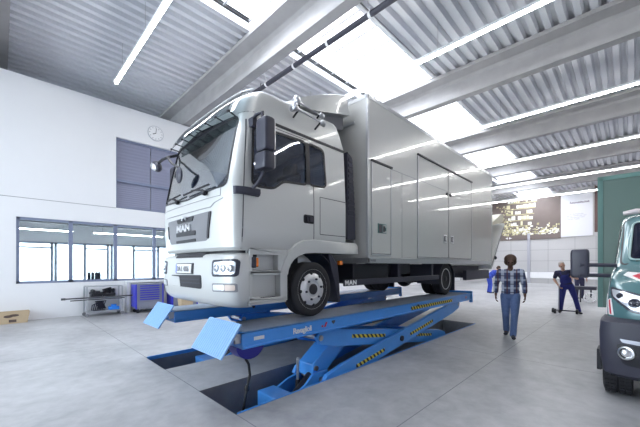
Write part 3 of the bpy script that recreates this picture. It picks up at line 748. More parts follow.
q = MB(); q.ball(A+d*.45+nn*.1+Vector((0, YC-1.24, 0)), .06); q.tube([A+d*.45+nn*.1+Vector((0, YC-1.24, 0)), A+d*.45+nn*.1+Vector((0, YC-1.0, 0))], .04); obj('lift_joint', q, M['dgrey'], tg)
q = MB(); q.prism([(11.36, 2.95), (12.55, 3.42), (12.86, 3.42), (12.8, 3.15), (11.36, 2.9)], 'y', YC-1.2, YC+1.2); obj('platform_flap', q, M['cream'], tg)
# cargo box
BY0, BY1, BXa, BXb, BZ0, BZ1 = 3.2, 5.76, 4.41, 11.23, 1.64, 4.53
q = MB(); q.box(BXa, BXb, BY0, BY1, BZ0, BZ1); bx = obj('cargo_box', q, M['boxp'], TR, .025)
q = MB()
for y in (BY0-.006, BY1-.034): q.box(BXa-.004, BXb+.004, y, y+.04, BZ1-.06, BZ1+.008); q.box(BXa-.004, BXb+.004, y, y+.04, BZ0-.01, BZ0+.09); q.box(BXa-.006, BXa+.05, y, y+.04, BZ0, BZ1); q.box(BXb-.05, BXb+.006, y, y+.04, BZ0, BZ1)
q.box(BXa-.006, BXa+.03, BY0, BY1, BZ1-.06, BZ1+.006); q.box(BXa-.006, BXa+.03, BY0, BY1, BZ0-.01, BZ0+.09)
obj('corner_trim', q, M['boxtrim'], bx, .004)
def side_door(x0, x1, z0, z1, name, n=1):
    q = MB(); q.box(x0, x1, BY0-.012, BY0+.02, z0, z1); d = obj(name, q, M['boxp'], bx, .006)
    q = MB(); t = .022
    for a, b in ((x0-t, x0), (x1, x1+t)): q.box(a, b, BY0-.018, BY0+.01, z0-.01, z1)
    q.box(x0-t, x1+t, BY0-.018, BY0+.01, z0-.03, z0-.008); obj('door_frame', q, M['boxtrim'], bx)
    q = MB(); q.box(x0, x0+.006, BY0-.0135, BY0, z0, z1); q.box(x1-.006, x1, BY0-.0135, BY0, z0, z1); q.box(x0, x1, BY0-.0135, BY0, z0, z0+.006); obj('door_seal', q, M['seam'], bx)
    q = MB(); q.box(x0-.03, x1+.03, BY0-.035, BY0+.01, z1, z1+.032); obj('door_rain_rail', q, M['black'], bx)
side_door(4.53, 5.13, 1.80, 3.40, 'side_door')
side_door(6.20, 7.75, 1.77, 3.92, 'double_door_leaf'); side_door(7.77, 9.34, 1.77, 3.92, 'double_door_leaf')
q = MB(); q.box(5.15, 6.18, BY0-.004, BY0, 3.395, 3.405); q.box(6.2, 9.34, BY0-.0165, BY0, 3.395, 3.402); q.box(9.36, 11.2, BY0-.004, BY0, 3.395, 3.402); q.box(5.55, 5.555, BY0-.003, BY0, BZ0+.1, 3.395); obj('panel_joint', q, M['mgrey'], bx)
for x in (7.66, 7.86):
    q = MB(); q.box(x-.06, x+.06, BY0-.03, BY0, 3.30, 3.36); q.tube([(x, BY0-.035, 3.33), (x, BY0-.02, 3.33)], .04); obj('door_stop', q, M['black'], bx, .005)
for x in (7.55, 7.97):
    q = MB(); q.box(x-.09, x+.09, BY0-.02, BY0, 2.14, 2.33, 0); q.box(x-.06, x+.06, BY0-.024, BY0, 2.17, 2.30, 1); q.box(x-.02, x+.045, BY0-.034, BY0, 2.19, 2.28, 0); obj('latch', q, [M['chrome'], M['seam']], bx, .003)
q = MB(); q.box(4.70, 4.97, BY0-.02, BY0, 2.17, 2.34, 0); q.box(4.72, 4.82, BY0-.024, BY0, 2.18, 2.325, 1); q.box(4.84, 4.955, BY0-.026, BY0, 2.18, 2.325, 2); q.box(4.86, 4.91, BY0-.035, BY0, 2.2, 2.3, 1); q.box(4.92, 4.945, BY0-.03, BY0, 2.22, 2.28, 0); obj('door_latch', q, [mat('teal_latch', (.04, .14, .13), .4), M['seam'], M['steel']], bx, .003, label='teal latch plate')
q = MB(); q.box(4.5, 4.64, BY0-.013, BY0, 1.66, 1.70); obj('maker_plate', q, M['mgrey'], bx)
q = MB()
for z in (2.0, 4.1): q.box(BXa-.02, BXa, YC-1.0, YC+1.0, z, z+.04)
obj('front_rib', q, M['boxtrim'], bx)

# roof spoiler
q = MB()
def sp(y, e): return [(3.16+e, y, 4.0), (3.45+e, y, 4.04), (4.33, y, 4.24), (4.25, y, 4.57-e*.25), (4.0, y, 4.50-e*.25), (3.6, y, 4.34-e*.25), (3.18+e, y, 4.14-e*.2)]
q.loft([sp(3.53, .07), sp(3.55, .01), sp(4.0, -.08), sp(YC, -.12), sp(4.96, -.08), sp(5.41, .01), sp(5.43, .07)]); spo = obj('roof_spoiler', q, M['silver'], TR, smooth=40)
q = MB(); q.prism([(3.2, 3.9), (3.2, 4.03), (3.5, 4.05), (4.3, 4.23), (4.3, 4.02), (3.8, 3.88)], 'y', 3.66, 5.30); obj('spoiler_base', q, M['mgrey'], spo)
q = MB(); q.prism([(3.15, 3.88), (3.95, 3.80), (3.97, 3.60), (3.15, 3.75)], 'y', 3.47, 5.49); obj('roof_rear_fairing', q, M['silver'], cab, .03)
# air horns on the roof edge
for (a, b, nm) in (((2.80, 3.27, 3.76), (3.38, 3.27, 3.71), 0), ((2.93, 3.37, 3.93), (3.46, 3.37, 3.885), 1)):
    a, b = Vector(a), Vector(b); d = b-a; L = d.length; q = MB()
    q.lathe([(.068, -.01), (.072, .0), (.066, .02), (.048, .05), (.022, .10), (.012, .16), (.009, L-.05), (.030, L-.04), (.040, L-.03), (.040, L+.03), (.02, L+.045), (0, L+.045)], a, d, 24)
    q.ball(a, (.03, .066, .066))
    hn = obj('air_horn', q, M['hchrome'], TR, label='chrome air horn')
    for k in (.18, .92): q = MB(); p = a+d*k; q.tube([p, p+Vector((0, .12, -.07))], .014, 8); obj('horn_bracket', q, M['black'], hn)
# mirrors, near side and far side
def rbox(q, c, hx, hy, hz, r, n=5):
    def rr(sc, z): return [(c[0]+sx*(hx*sc-r)+r*math.cos(t)*1, c[1]+sy*(hy*sc-r)+r*math.sin(t), z) for sx, sy, t0 in ((1, 1, 0), (-1, 1, PI/2), (-1, -1, PI), (1, -1, 1.5*PI)) for t in [t0+PI/2*k/n for k in range(n+1)]]
    q.loft([rr(.82, c[2]-hz), rr(.95, c[2]-hz*.92), rr(1, c[2]-hz*.75), rr(1, c[2]+hz*.75), rr(.95, c[2]+hz*.92), rr(.82, c[2]+hz)])
for sd, nm in ((-1, 'wing_mirror'), (1, 'wing_mirror')):
    y = YC+sd*1.37; q = MB(); rbox(q, (2.23, y, 3.155), .075, .11, .195, .035); mr = obj(nm, q, M['mirror_h'], TR)
    q = MB(); rbox(q, (2.22, y, 2.835), .08, .118, .10, .04); obj('wide_angle_mirror', q, M['mirror_h'], mr)
    q = MB(); q.tube([(2.2, YC+sd*1.12, 3.38), (2.2, YC+sd*1.22, 3.44), (2.23, y-sd*.06, 3.45), (2.23, y-sd*.06, 3.3), (2.23, y-sd*.05, 2.7), (2.19, YC+sd*1.28, 2.60), (2.17, YC+sd*1.2, 2.54)], .022, 10); q.box(2.17, 2.23, *sorted((YC+sd*1.09, YC+sd*1.19)), 3.31, 3.42); obj('mirror_arm', q, M['dgrey'], mr)
    q = MB(); f = smap(sd, base=.03)
    rings = []
    for x in (1.96, 1.99, 2.06, 2.14, 2.22, 2.27): rings.append([f(x, 2.45, -.04), f(x, 2.46, .01), f(x, 2.49, .025), f(x, 2.54, .02), f(x, 2.555, -.04)])
    q.loft(rings); obj('mirror_mount', q, M['mirror_h'], mr)
    q = MB(); q.box(2.305, 2.312, y-.09, y+.09, 2.98, 3.33); q.box(2.300, 2.307, y-.09, y+.09, 2.76, 2.91); obj('mirror_glass', q, M['chrome'], mr)
# front kerb mirrors at the far windscreen corner
q = MB(); q.tube([(2.12, YC+.98, 3.46), (2.0, YC+1.05, 3.42), (1.95, YC+1.2, 3.40), (1.95, YC+1.40, 3.39)], .024, 8); q.tube([(2.0, YC+1.05, 3.42), (1.90, YC+.85, 3.34), (1.84, YC+.5, 3.15), (1.83, YC+.22, 3.02)], .018, 8)
fm = obj('front_mirror_arm', q, M['black'], TR)
q = MB(); q.ball((1.95, YC+1.50, 3.35), (.08, .16, .09), rot=Matrix.Rotation(.55, 3, 'X')); obj('front_mirror', q, M['mirror_h'], fm)
q = MB(); q.ball((1.90, YC+1.50, 3.335), (.045, .125, .06), rot=Matrix.Rotation(.55, 3, 'X')); obj('front_mirror_glass', q, M['chrome'], fm)
q = MB(); q.ball((1.82, YC+.17, 2.90), (.035, .09, .12)); obj('kerb_mirror', q, M['mirror_h'], fm)
# dark air deflector at the far front corner
q = MB(); q.loft([[(2.02, YC+1.17, z), (2.2, YC+1.30, z), (2.23, YC+1.27, z), (2.05, YC+1.14, z)] for z in (1.88, 1.95, 2.22, 2.3)]); obj('corner_deflector', q, M['black'], TR)

# ------------------------------------------------------------------ scissor lift: two platforms, each over its own pit
def lift(y0, label, front):
    """y0: camera-side edge of the platform"""
    t = thing('scissor_lift', label, 'vehicle lift', (5.3, y0+.36, PD), 'scissor lift platforms')
    w = .74; z1, z0 = .845, .675; xa, xb = 1.86, 8.86; y1 = y0+w
    q = MB(); q.box(xa, xb, y0, y1, z1-.02, z1); q.box(xa, xb, y0, y0+.05, z1-.035, z1); q.box(xa, xb, y1-.05, y1, z1-.035, z1)
    q.box(xa, xb, y0+.02, y0+.04, z0, z1-.02); q.box(xa, xb, y1-.04, y1-.02, z0, z1-.02); q.box(xa, xb, y0, y0+.07, z0, z0+.022); q.box(xa, xb, y1-.07, y1, z0, z0+.022)
    q.box(xa, xa+.02, y0, y1, z0, z1); q.box(xb-.02, xb, y0, y1, z0, z1)
    for x in (3.0, 4.2, 5.4, 6.6, 7.8): q.box(x, x+.04, y0+.04, y1-.04, z0+.03, z1-.02)
    p = obj('platform', q, M['blue'], t, .004)
    q = MB(); q.box(xa+.05, xb-.05, y0+.06, y1-.06, z1, z1+.006); obj('track_plate', q, M['tread'], p)
    for x in (3.36, 5.9):
        q = MB(); q.prism([(x-.03, z1-.04), (x+.03, z1-.04), (x+.03, z1-.065), (x, z1-.09), (x-.03, z1-.065)], 'y', y0+.012, y0+.02); obj('drain_slot', q, M['seam'], p)
    q = MB(); q.prism([(xb-.02, .60), (xb+.07, .60), (xb+.045, .90), (xb-.02, .90)], 'y', y0-.005, y0+.06); q.box(xb-.02, xb+.03, y0, y1, .84, .90); q.prism([(xb-.02, .60), (xb+.07, .60), (xb+.045, .90), (xb-.02, .90)], 'y', y1-.06, y1+.005); obj('end_stop', q, M['blue'], t, .004)
    # drive-on flap, tilted
    A = Vector((1.845, 0, .955)); B = Vector((1.605, 0, .615)); d = (B-A); nn = Vector((d.z, 0, -d.x)).normalized()
    q = MB(); q.loft([[tuple(P+Vector((0, y, 0))) for P in (A, B, B-nn*.022, A-nn*.022)] for y in (y0+.01, y1-.01)])
    fl_ = obj('approach_flap', q, M['lblue'], t, .003, label='light blue approach flap with tread lines')
    q = MB()
    for k in range(1, 16): y = y0+.01+(w-.02)*k/16; q.obox((A+B)/2+Vector((0, y, 0))+nn*.0, d*.48, (0, .004, 0), nn*.003)
    obj('flap_rib', q, mat('flap_rib_blue', (.17, .36, .72), .5) if 'flap_rib_blue' not in bpy.data.materials else bpy.data.materials['flap_rib_blue'], fl_)
    q = MB(); q.tube([(1.80, y0+.03, .80), (1.80, y1-.03, .80)], .02, 10); q.box(1.79, 1.88, y0+.03, y0+.06, .74, .84); q.box(1.79, 1.88, y1-.06, y1-.03, .74, .84); q.lathe([(.03, 0), (.03, .02), (0, .02)], (1.80, y0+.03, .80), (0, -1, 0), 14); obj('flap_hinge', q, M['steel'], t)
    # scissor arms
    def arm(xa_, za, xb_, zb, ya, yb, hh, name):
        a, b = Vector((xa_, 0, za)), Vector((xb_, 0, zb)); d = (b-a).normalized(); n = Vector((-d.z, 0, d.x)); q = MB()
        P = [a-n*hh*.7, a-d*.08, a+n*hh*.7, a+d*.35+n*hh, b-d*.35+n*hh, b+n*hh*.7, b+d*.08, b-n*hh*.7, b-d*.35-n*hh, a+d*.35-n*hh]
        q.prism([(p.x, p.z) for p in P], 'y', ya, yb); return obj(name, q, M['blue'], t, .006), a, b, d, n
    arms = []
    for ya, yb, nm in ((y0+.02, y0+.09, 'o'), (y1-.09, y1-.02, 'o')):
        o, a, b, d, n = arm(3.25, -.05, 8.0, .62, ya, yb, .125, 'outer_arm')
        if ya < y0+.1:
            for u0, u1 in ((.65, 1.45), (2.35, 3.35)):
                q = MB(); q.obox(a+d*(u0+u1)/2+Vector((0, ya-.001, 0))+n*-.02, d*(u1-u0)/2, (0, .003, 0), n*.028); obj('hazard_tape', q, M['hazard'], o)
            q = MB(); q.lathe([(.05, 0), (.05, .03), (.03, .04), (0, .04)], (5.25, ya, .235), (0, -1, 0), 20); obj('pivot_pin', q, M['dgrey'], o)
    for ya, yb in ((y0+.12, y0+.18), (y1-.18, y1-.12)):
        o, a, b, d, n = arm(3.2, .56, 7.4, -.06, ya, yb, .13, 'inner_arm')
        if ya < y0+.2:
            for u0, u1 in ((.72, 1.68), (2.75, 3.55)):
                q = MB(); q.obox(a+d*(u0+u1)/2+Vector((0, ya-.001, 0))+n*.02, d*(u1-u0)/2, (0, .003, 0), n*.028); obj('hazard_tape', q, M['hazard'], o)
    for x, z, e in ((3.2, .56, .1), (8.0, .62, .02), (5.25, .235, .02), (3.25, -.05, .0)): q = MB(); q.tube([(x, y0+e, z), (x, y0+.74-e, z)], .04); obj('cross_shaft', q, M['steel'], t)
    # lifting lever with hydraulic ram
    a, b = Vector((3.22, 0, .06)), Vector((3.95, 0, .55)); d = (b-a).normalized(); n = Vector((-d.z, 0, d.x))
    q = MB(); q.prism([(p.x, p.z) for p in (a-n*.15-d*.02, a-n*.02-d*.10, a+n*.13, b+n*.14, b+d*.05-n*.15)], 'y', y0+.22, y1-.22); lv = obj('lifting_lever', q, M['blue'], t, .012)
    q = MB(); q.lathe([(.035, 0), (.035, .03), (0, .03)], (3.20, y0+.22, .11), (0, -1, 0), 16); obj('lever_pin', q, M['seam'], lv)
    q = MB(); q.tube([(2.75, y0+.30, -.34), (3.20, y0+.30, -.02)], .085, 16); q.tube([(2.9, y0+.30, -.22), (3.4, y0+.30, .12)], .05, 14); obj('hydraulic_cylinder', q, M['black'], t)
    q = MB(); q.box(2.4, 7.9, y0+.05, y0+.12, PD, PD+.08); q.box(2.15, 7.9, y1-.12, y1-.05, PD, PD+.08); q.prism([(2.55, PD+.08), (2.6, PD+.30), (2.95, PD+.44), (3.1, PD+.56), (3.4, PD+.56), (3.45, PD+.08)], 'y', y0+.16, y0+.20); q.prism([(2.55, PD+.08), (2.6, PD+.30), (2.95, PD+.44), (3.4, PD+.52), (3.45, PD+.08)], 'y', y1-.20, y1-.16); q.box(2.45, 2.72, y0+.16, y1-.16, PD+.08, PD+.40); obj('base_frame', q, M['blue'], t, .006)
    q = MB(); q.tube([(3.0, y0+.38, PD+.08), (3.0, y0+.38, PD+.46)], .035, 12, 0); q.tube([(3.0, y0+.38, PD+.44), (3.0, y0+.38, PD+.77)], .02, 12, 1); obj('guide_rod', q, [M['black'], M['steel']], t)
    if not front: return t, p, y0
    # blue cable pod under the front end with hanging hose
    q = MB(); yy = y0+.22; q.prism([(2.05+.19*math.cos(t_), z0-.0-.17*math.sin(t_)) for t_ in [PI*k/12 for k in range(13)]], 'y', yy-.10, yy+.10); pod = obj('cable_pod', q, M['dblue'], t, .01)
    q = MB(); q.tube([(2.02, yy, .52), (2.08, yy, .42), (2.11, yy+.02, .28), (2.07, yy+.03, .1), (2.03, yy+.05, -.15), (2.0, yy+.1, -.35), (2.1, yy+.15, -.42), (2.3, yy+.12, -.36), (2.6, yy+.1, -.35)], .016, 8); q.ball((2.075, yy+.03, .12), (.03, .03, .045)); obj('hose', q, M['hose'], t)
    q = MB(); q.lathe([(.10, 0), (.10, .05), (.075, .05), (.075, 0)], (1.98, yy+.12, -.38), (-.5, -.8, .2), 20); obj('hose_reel', q, M['rust'], t)
    return t, p, y0
T1, P1, _ = lift(3.02, 'near blue scissor lift platform with hazard tape, under the truck wheels nearest the camera', True)
q = MB(); f0 = 3.02+.019
q.box(5.62, 7.6, f0-.004, f0+.002, .722, .785); obj('hazard_tape', q, M['hazard'], P1)
text('maker_letters', 'Ravaglioli', .10, (2.60, f0-.002, .725), (1, 0, 0), (0, 0, 1), M['plate'], P1, .002, .002, .9)
q = MB(); q.prism([(3.17, .735), (3.20, .735), (3.235, .80), (3.20, .80)], 'y', f0-.004, f0); q.box(3.12, 3.15, f0-.004, f0, .74, .765); obj('maker_mark', q, M['red'], P1)
q = MB(); q.box(2.02, 2.16, f0-.004, f0, .745, .785); obj('rating_plate', q, M['plate'], P1)
q = MB(); q.box(8.45, 8.55, f0-.004, f0, .735, .785); obj('rear_sticker', q, mat('pink_sticker', (.45, .22, .28), .5), P1)
T2, P2, _ = lift(5.21, 'far blue scissor lift platform behind, with light blue flap, under the truck far wheels', False); T2.location.x += .11
# blue steel edging of the pits
for nm, ys_, lb in (('pit_edging', (3.0, 3.9), 'blue steel edging strip along the near pit'), ('pit_edging', (5.07, 5.97), 'blue steel edging strip along the far pit')):
    q = MB()
    y = ys_[0] if ys_[0] < 4 else ys_[1]-.016; q.box(1.79, 9.08, y, y+.015, -.03 if ys_[0] < 4 else -.055, .010)
    tag(obj(nm, q, M['blue']), lb, 'edging')

# ------------------------------------------------------------------ left side: cart, tool chests, boxes
t = thing('tool_cart', 'white metal wheeled cart loaded with dark machine parts below the office window', 'cart', (2.33, 12.05, 0))
x0, x1, y0, y1 = 1.86, 2.80, 11.80, 12.25
for x in (x0, x1):
    for y in (y0, y1):
        q = MB(); q.box(x-.02, x+.02, y-.02, y+.02, .10, .93); obj('post', q, M['boxtrim'], t)
        q = MB(); q.lathe([(.05, -.015), (.055, 0), (.05, .015)], (x, y, .056), (0, 1, 0), 16); q.box(x-.015, x+.015, y-.02, y+.02, .05, .11); obj('caster', q, M['mgrey'], t)
for z in (.13, .55, .92):
    q = MB(); q.box(x0, x1, y0, y1, z, z+.03); obj('shelf', q, M['boxtrim'], t)
for x in (x0, x1):
    q = MB(); q.box(x-.02, x+.02, 11.71, 11.79, .505, .522); obj('hook', q, M['white'], t)
    q = MB(); q.box(x-.02, x+.02, 11.715, 11.79, .572, .5775); obj('hook', q, M['white'], t)
def junk(q, cx, cy, cz, n, sx, sz):
    for k in range(n):
        x = cx+random.uniform(-sx, sx); z = cz+random.uniform(0, sz); s = random.uniform(.03, .07)
        if k % 2: q.lathe([(s, -.08), (s*1.1, 0), (s*.7, .09), (0, .09)], (x, cy+random.uniform(-.1, .1), z), (random.uniform(-1, 1), .6, random.uniform(-.4, .4)), 12)
        else: q.obox((x, cy+random.uniform(-.1, .1), z), (s, 0, s*.3), (0, .06, 0), (-s*.2, 0, s*.7))
for cx, lb in ((2.13, 'left dark casting on the cart middle shelf'), (2.48, 'right dark casting on the cart middle shelf')):
    q = MB(); q.box(cx-.15, cx+.15, 11.90, 12.15, .582, .70); junk(q, cx, 12.02, .68, 12, .11, .16); tag(obj('machine_casting', q, M['black'], None, .006), lb, 'machine part', 'castings on the cart')
q = MB(); q.box(2.04, 2.36, 11.92, 12.12, .162, .18)
for k in range(7): q.tube([(2.0+.05*k, 11.95+.02*k, .18), (2.02+.06*k, 11.97, .34+.02*k), (2.3-.03*k, 12.05, .45), (2.4-.03*k, 12.1, .2)], .016, 6)
tag(obj('cable_bundle', q, M['dgrey']), 'dark tangle of hoses on the bottom shelf of the white cart', 'hoses')
q = MB(); q.box(2.46, 2.74, 11.88, 12.08, .162, .26); q.box(2.53, 2.67, 11.92, 12.04, .26, .33); tag(obj('tool_case', q, M['clip'], None, .01), 'bright blue tool case on the bottom shelf of the white cart', 'case')
t = thing('steel_bar', 'long dark bar lying across the white cart shelf', 'bar', (2.2, 12.0, .585)) if False else None
q = MB(); q.tube([(1.25, 11.74, .60), (3.08, 11.74, .60)], .022, 10); q.lathe([(.032, 0), (.032, .10), (0, .10)], (1.24, 11.74, .60), (1, 0, 0), 12)
tag(obj('pry_bar', q, M['seam']), 'upper of two long dark bars across the front of the white cart', 'bar')
q = MB(); q.tube([(1.45, 11.735, .539), (2.85, 11.735, .539)], .016, 10); tag(obj('pry_bar', q, M['seam']), 'lower shorter dark bar across the front of the white cart', 'bar')
def tool_chest(x0, x1, y0, lb, loc):
    t = thing('tool_chest', lb, 'tool chest', (loc, y0+.25, 0), 'blue tool chests along the left wall')
    y1 = y0+.5
    q = MB(); q.box(x0, x1, y0+.02, y1, .14, .96); q.box(x0-.01, x1+.01, y0-.0, y1+.01, .94, .975); obj('cabinet', q, M['toolgrey'], t, .008)
    q = MB(); q.box(x0-.012, x0+.03, y0, y0+.03, .14, .96); q.box(x0-.013, x0-.001, y0+.02, y1, .2, .94); obj('corner_post', q, M['toolblue'], t); q = MB(); q.box(x1-.03, x1+.012, y0, y0+.03, .14, .96); obj('corner_post', q, M['toolblue'], t)
    zs = [.93, .855, .78, .705, .63, .555, .48, .35, .18]
    for a, b in zip(zs, zs[1:]):
        q = MB(); q.box(x0+.04, x1-.04, y0, y0+.03, b+.012, a-.006); dr = obj('drawer', q, M['toolgrey'], t, .004)
        if b > .2: q = MB(); q.box(x0+.12, x1-.13, y0-.012, y0+.01, a-.045, a-.012); obj('drawer_handle', q, M['toolblue'], dr)
    for x in (x0+.08, x1-.08):
        for y in (y0+.08, y1-.08):
            q = MB(); q.lathe([(.06, -.02), (.065, 0), (.06, .02)], (x, y, .066), (0, 1, 0), 16); q.box(x-.03, x+.03, y-.03, y+.03, .10, .15); obj('caster', q, M['black'], t)
    return t
tool_chest(3.13, 3.98, 11.55, 'blue and grey drawer tool chest on casters beside the white cart, the left one', 3.55)
tool_chest(4.25, 5.15, 11.45, 'blue and grey drawer tool chest half hidden behind the truck bumper', 4.7)
t = thing('workbench', 'long white workbench top along the office window behind the tool chests', 'workbench', (4.6, 12.2, 0))
q = MB(); q.box(3.0, 6.3, 12.08, 12.38, 1.0, 1.05); obj('bench_top', q, M['white'], t, .005)
for x in (3.05, 4.08, 5.3, 6.2): q = MB(); q.box(x-.03, x+.06, 12.12, 12.36, 0, 1.0); obj('leg', q, M['white'], t)
# carton on the floor by the left wall
def carton(x0, x1, y0, y1, h, lb, marks=True):
    t = thing('cardboard_box', lb, 'box', ((x0+x1)/2, (y0+y1)/2, 0))
    q = MB(); e = .05; q.loft([[(x0, y0, 0), (x1, y0, 0), (x1, y1, 0), (x0, y1, 0)], [(x0-e, y0-e*.4, h), (x1+e, y0-e*.4, h), (x1+e, y1+e*.3, h), (x0-e, y1+e*.3, h)], [(x0-e+.015, y0-e*.4+.015, h), (x1+e-.015, y0-e*.4+.015, h), (x1+e-.015, y1+e*.3-.015, h), (x0-e+.015, y1+e*.3-.015, h)], [(x0+.01, y0+.01, .02), (x1-.01, y0+.01, .02), (x1-.01, y1-.01, .02), (x0+.01, y1-.01, .02)]]); obj('carton', q, M['cardboard'], t)
    if marks:
        q = MB(); f = lambda a, b: (x0+a*(x1-x0), y0-e*.4*b-.003, b*h)
        def disc(cx, cz, rx, rz): q.add([f(cx+rx*math.cos(2*PI*k/20), cz+rz*math.sin(2*PI*k/20)) for k in range(20)], [tuple(range(20))])
        disc(.36, .65, .15, .12); disc(.55, .72, .17, .11); q.add([f(.38, .12), f(.63, .12), f(.63, .36), f(.38, .36)], [(0, 1, 2, 3)]); obj('printed_mark', q, M['ink'], t)
carton(-.06, .54, 12.0, 12.36, .31, 'open brown cardboard box with dark oval print on the floor by the left wall')
carton(4.3, 4.62, 10.7, 11.0, .50, 'tall brown cardboard box on the floor in front of the half hidden tool chest', False)
# machine on the office sill
t = thing('bench_vise', 'grey mechanical device on the office window sill above the cart', 'machine', (2.2, 12.75, 0))
q = MB(); q.box(1.95, 2.6, 12.68, 13.1, .95, 1.0); q.box(2.0, 2.05, 12.7, 13.1, 0, .95); q.box(2.5, 2.55, 12.7, 13.1, 0, .95); obj('stand', q, M['mgrey'], t)
q = MB(); q.box(2.02, 2.42, 12.7, 12.95, 1.0, 1.12)
for x in (2.08, 2.18, 2.28, 2.36): q.lathe([(.045, 0), (.045, .2), (.03, .24), (0, .24)], (x, 12.82, 1.12), (0, 0, 1), 12)
obj('motor', q, M['dgrey'], t)
# office lamps
for y, x0, x1, lb in ((14.6, -.2, 1.9, 'left strip lamp on the office ceiling behind the window'), (14.6, 2.5, 5.0, 'right strip lamp on the office ceiling behind the window')):
    t = thing('office_lamp', lb, 'light', ((x0+x1)/2, y, 2.8), 'office strip lamps')
    q = MB(); q.box(x0, x1, y-.08, y+.08, 2.84, 2.90); obj('housing', q, M['white'], t); q = MB(); q.box(x0+.02, x1-.02, y-.06, y+.06, 2.81, 2.84); obj('tube', q, M['tube'], t)
    for x in (x0+.3, x1-.3): q = MB(); q.tube([(x, y, 2.88), (x, y, 3.31)], .01, 6); obj('hanger', q, M['steel'], t)
# office duct
q = MB(); q.box(-1.9, 8.9, 13.6, 13.85, 2.98, 3.2); tag(obj('ceiling_duct', q, M['mgrey'], None, .02), 'grey duct box running below the office ceiling behind the window', 'duct')

# ------------------------------------------------------------------ far wall poster and panel
t = thing('wall_poster', 'large dark photo poster of a lit building at night on the far wall', 'poster', (32.9, 6.6, 3.85))
PX = 32.97
q = MB(); q.box(PX-.04, PX+.03, 4.12, 9.6, 3.85, 7.6); sheet = q
q = MB(); q2 = MB(); q3 = MB()
def pb(q, y, z, w_, h_, k=0): q.box(PX-.044-.001*k, PX-.039, y, y+w_, z, z+h_)
for fl_i in range(6):
    z = 4.55+fl_i*.52; ya = 6.3-.1*fl_i; yb = 8.4-.08*fl_i
    pb(q2, ya, z, yb-ya, .07)
    y = ya
    while y < yb-.1:
        w_ = random.uniform(.08, .3)
        if random.random() < .75: pb(q if random.random() < .5 else q3, y, z+.1, w_, random.uniform(.18, .36), 1)
        y += w_+.03
for k in range(240):
    y = random.uniform(4.2, 9.0); z = 4.25+abs(random.gauss(0, .35)); s = random.uniform(.05, .22)
    pb((q, q2, q3)[k % 3], y, z, s, random.uniform(.04, .16), 2+k % 5)
for k in range(70):
    y = random.gauss(8.3, .35); z = random.uniform(4.5, 7.0); s = random.uniform(.05, .2); pb((q2, q3)[k % 2], y, z, s, s*.7, 3+k % 4)
for i_, b_ in enumerate((q, q2, q3)): sheet.add(b_.v, b_.f, i_+1)
obj('poster_sheet', sheet, [mat('poster_night_brown', (.16, .125, .115), .6, noise=(.8, .3)), mat('poster_white', (.85, .84, .78), .6), mat('poster_olive', (.40, .36, .20), .6), mat('poster_yellow', (.70, .65, .42), .6)], t)
q = MB(); q.prism([(8.25, 4.05), (8.05, 3.95), (8.05, 4.15)], 'x', PX-.05, PX-.04); q.prism([(7.7, 4.05), (7.95, 3.95), (7.95, 4.15)], 'x', PX-.05, PX-.04); obj('arrow_mark', q, M['plate'], t)
t = thing('info_panel', 'white panel with purple heading and grey text beside the night poster on the far wall', 'poster', (32.85, 3.1, 3.95))  # an information panel, not a poster
q = MB(); q.box(32.92, 32.99, 2.1, 4.12, 3.95, 7.6); obj('board', q, mat('panel_white', (.74, .74, .79), .5), t)
text('heading', 'Automobiltechnik', .24, (32.916, 3.55, 6.62), (0, -1, 0), (0, 0, 1), M['inkp'], t, .002, .004, sx=.72)
text('text_block', 'die in der Werkstatt eine\nAnlage zur Technik und mehr\nbieten alles aus einer Hand\nService und Technik', .135, (32.916, 3.85, 5.72), (0, -1, 0), (0, 0, 1), M['inkg'], t, .002, .0, sx=.85)

# ------------------------------------------------------------------ green truck on the right
GY = -.80
G = thing('green_van_truck', 'dark green box truck with black bumper and red white stripes at the right edge', 'truck', (8, GY, 0))
GP = [(.86, 5.10, 1.0), (.98, 5.06, 1.01), (1.15, 5.09, 1.01), (1.32, 5.20, 1.0), (1.44, 5.36, .99), (1.53, 5.62, .97), (1.60, 5.80, .955), (1.9, 6.05, .925), (2.2, 6.30, .895), (2.28, 6.38, .88), (2.34, 6.50, .85), (2.38, 6.70, .78)]
GD, GN = .40, 3.0
q = MB(); q.loft([ring(z, xf, hw, 8.0, GY, GD, GN) for z, xf, hw in GP]); gcab = obj('cab', q, M['teal'], G, smooth=32)
def gp(name, P, m, base=.006, depth=.01, r=.02, parent=gcab, label=None, sub=4):
    f = fmap(GP, GY, GD, GN); f.base = base; q = MB(); q.patch(roundpoly(P, r, 3), f, depth, sub=sub); return obj(name, q, m, parent, label=label)
gp('windshield_surround', [(GY-.90, 1.60), (GY+.90, 1.60), (GY+.86, 2.26), (GY-.86, 2.26)], M['black'], .005, r=.05)
gp('windshield', [(GY-.80, 1.66), (GY+.80, 1.66), (GY+.76, 2.20), (GY-.76, 2.20)], mat('dark_windshield_glass', (.012, .014, .03), .03, spec=.6), .010, r=.06)
f = fmap(GP, GY, GD, GN); f.base = .02
P = roundpoly([(GY-.80, 1.66), (GY+.80, 1.66), (GY+.76, 2.20), (GY-.76, 2.20)], .06); q = MB(); q.tube([f(a, b, 0) for a, b in P+P[:1]], .012, 8); obj('windshield_rim', q, mat('pale_teal_trim', (.35, .48, .47), .4), gcab)
for y in (GY+.62, GY-.1):
    f.base = .035; q = MB(); q.tube([f(y, 1.63, 0), f(y-.2, 1.75, 0), f(y-.42, 1.88, 0)], .012, 8); q.tube([f(y-.02, 1.69, 0), f(y-.5, 1.98, 0)], .010, 8); obj('wiper', q, M['white'], gcab)
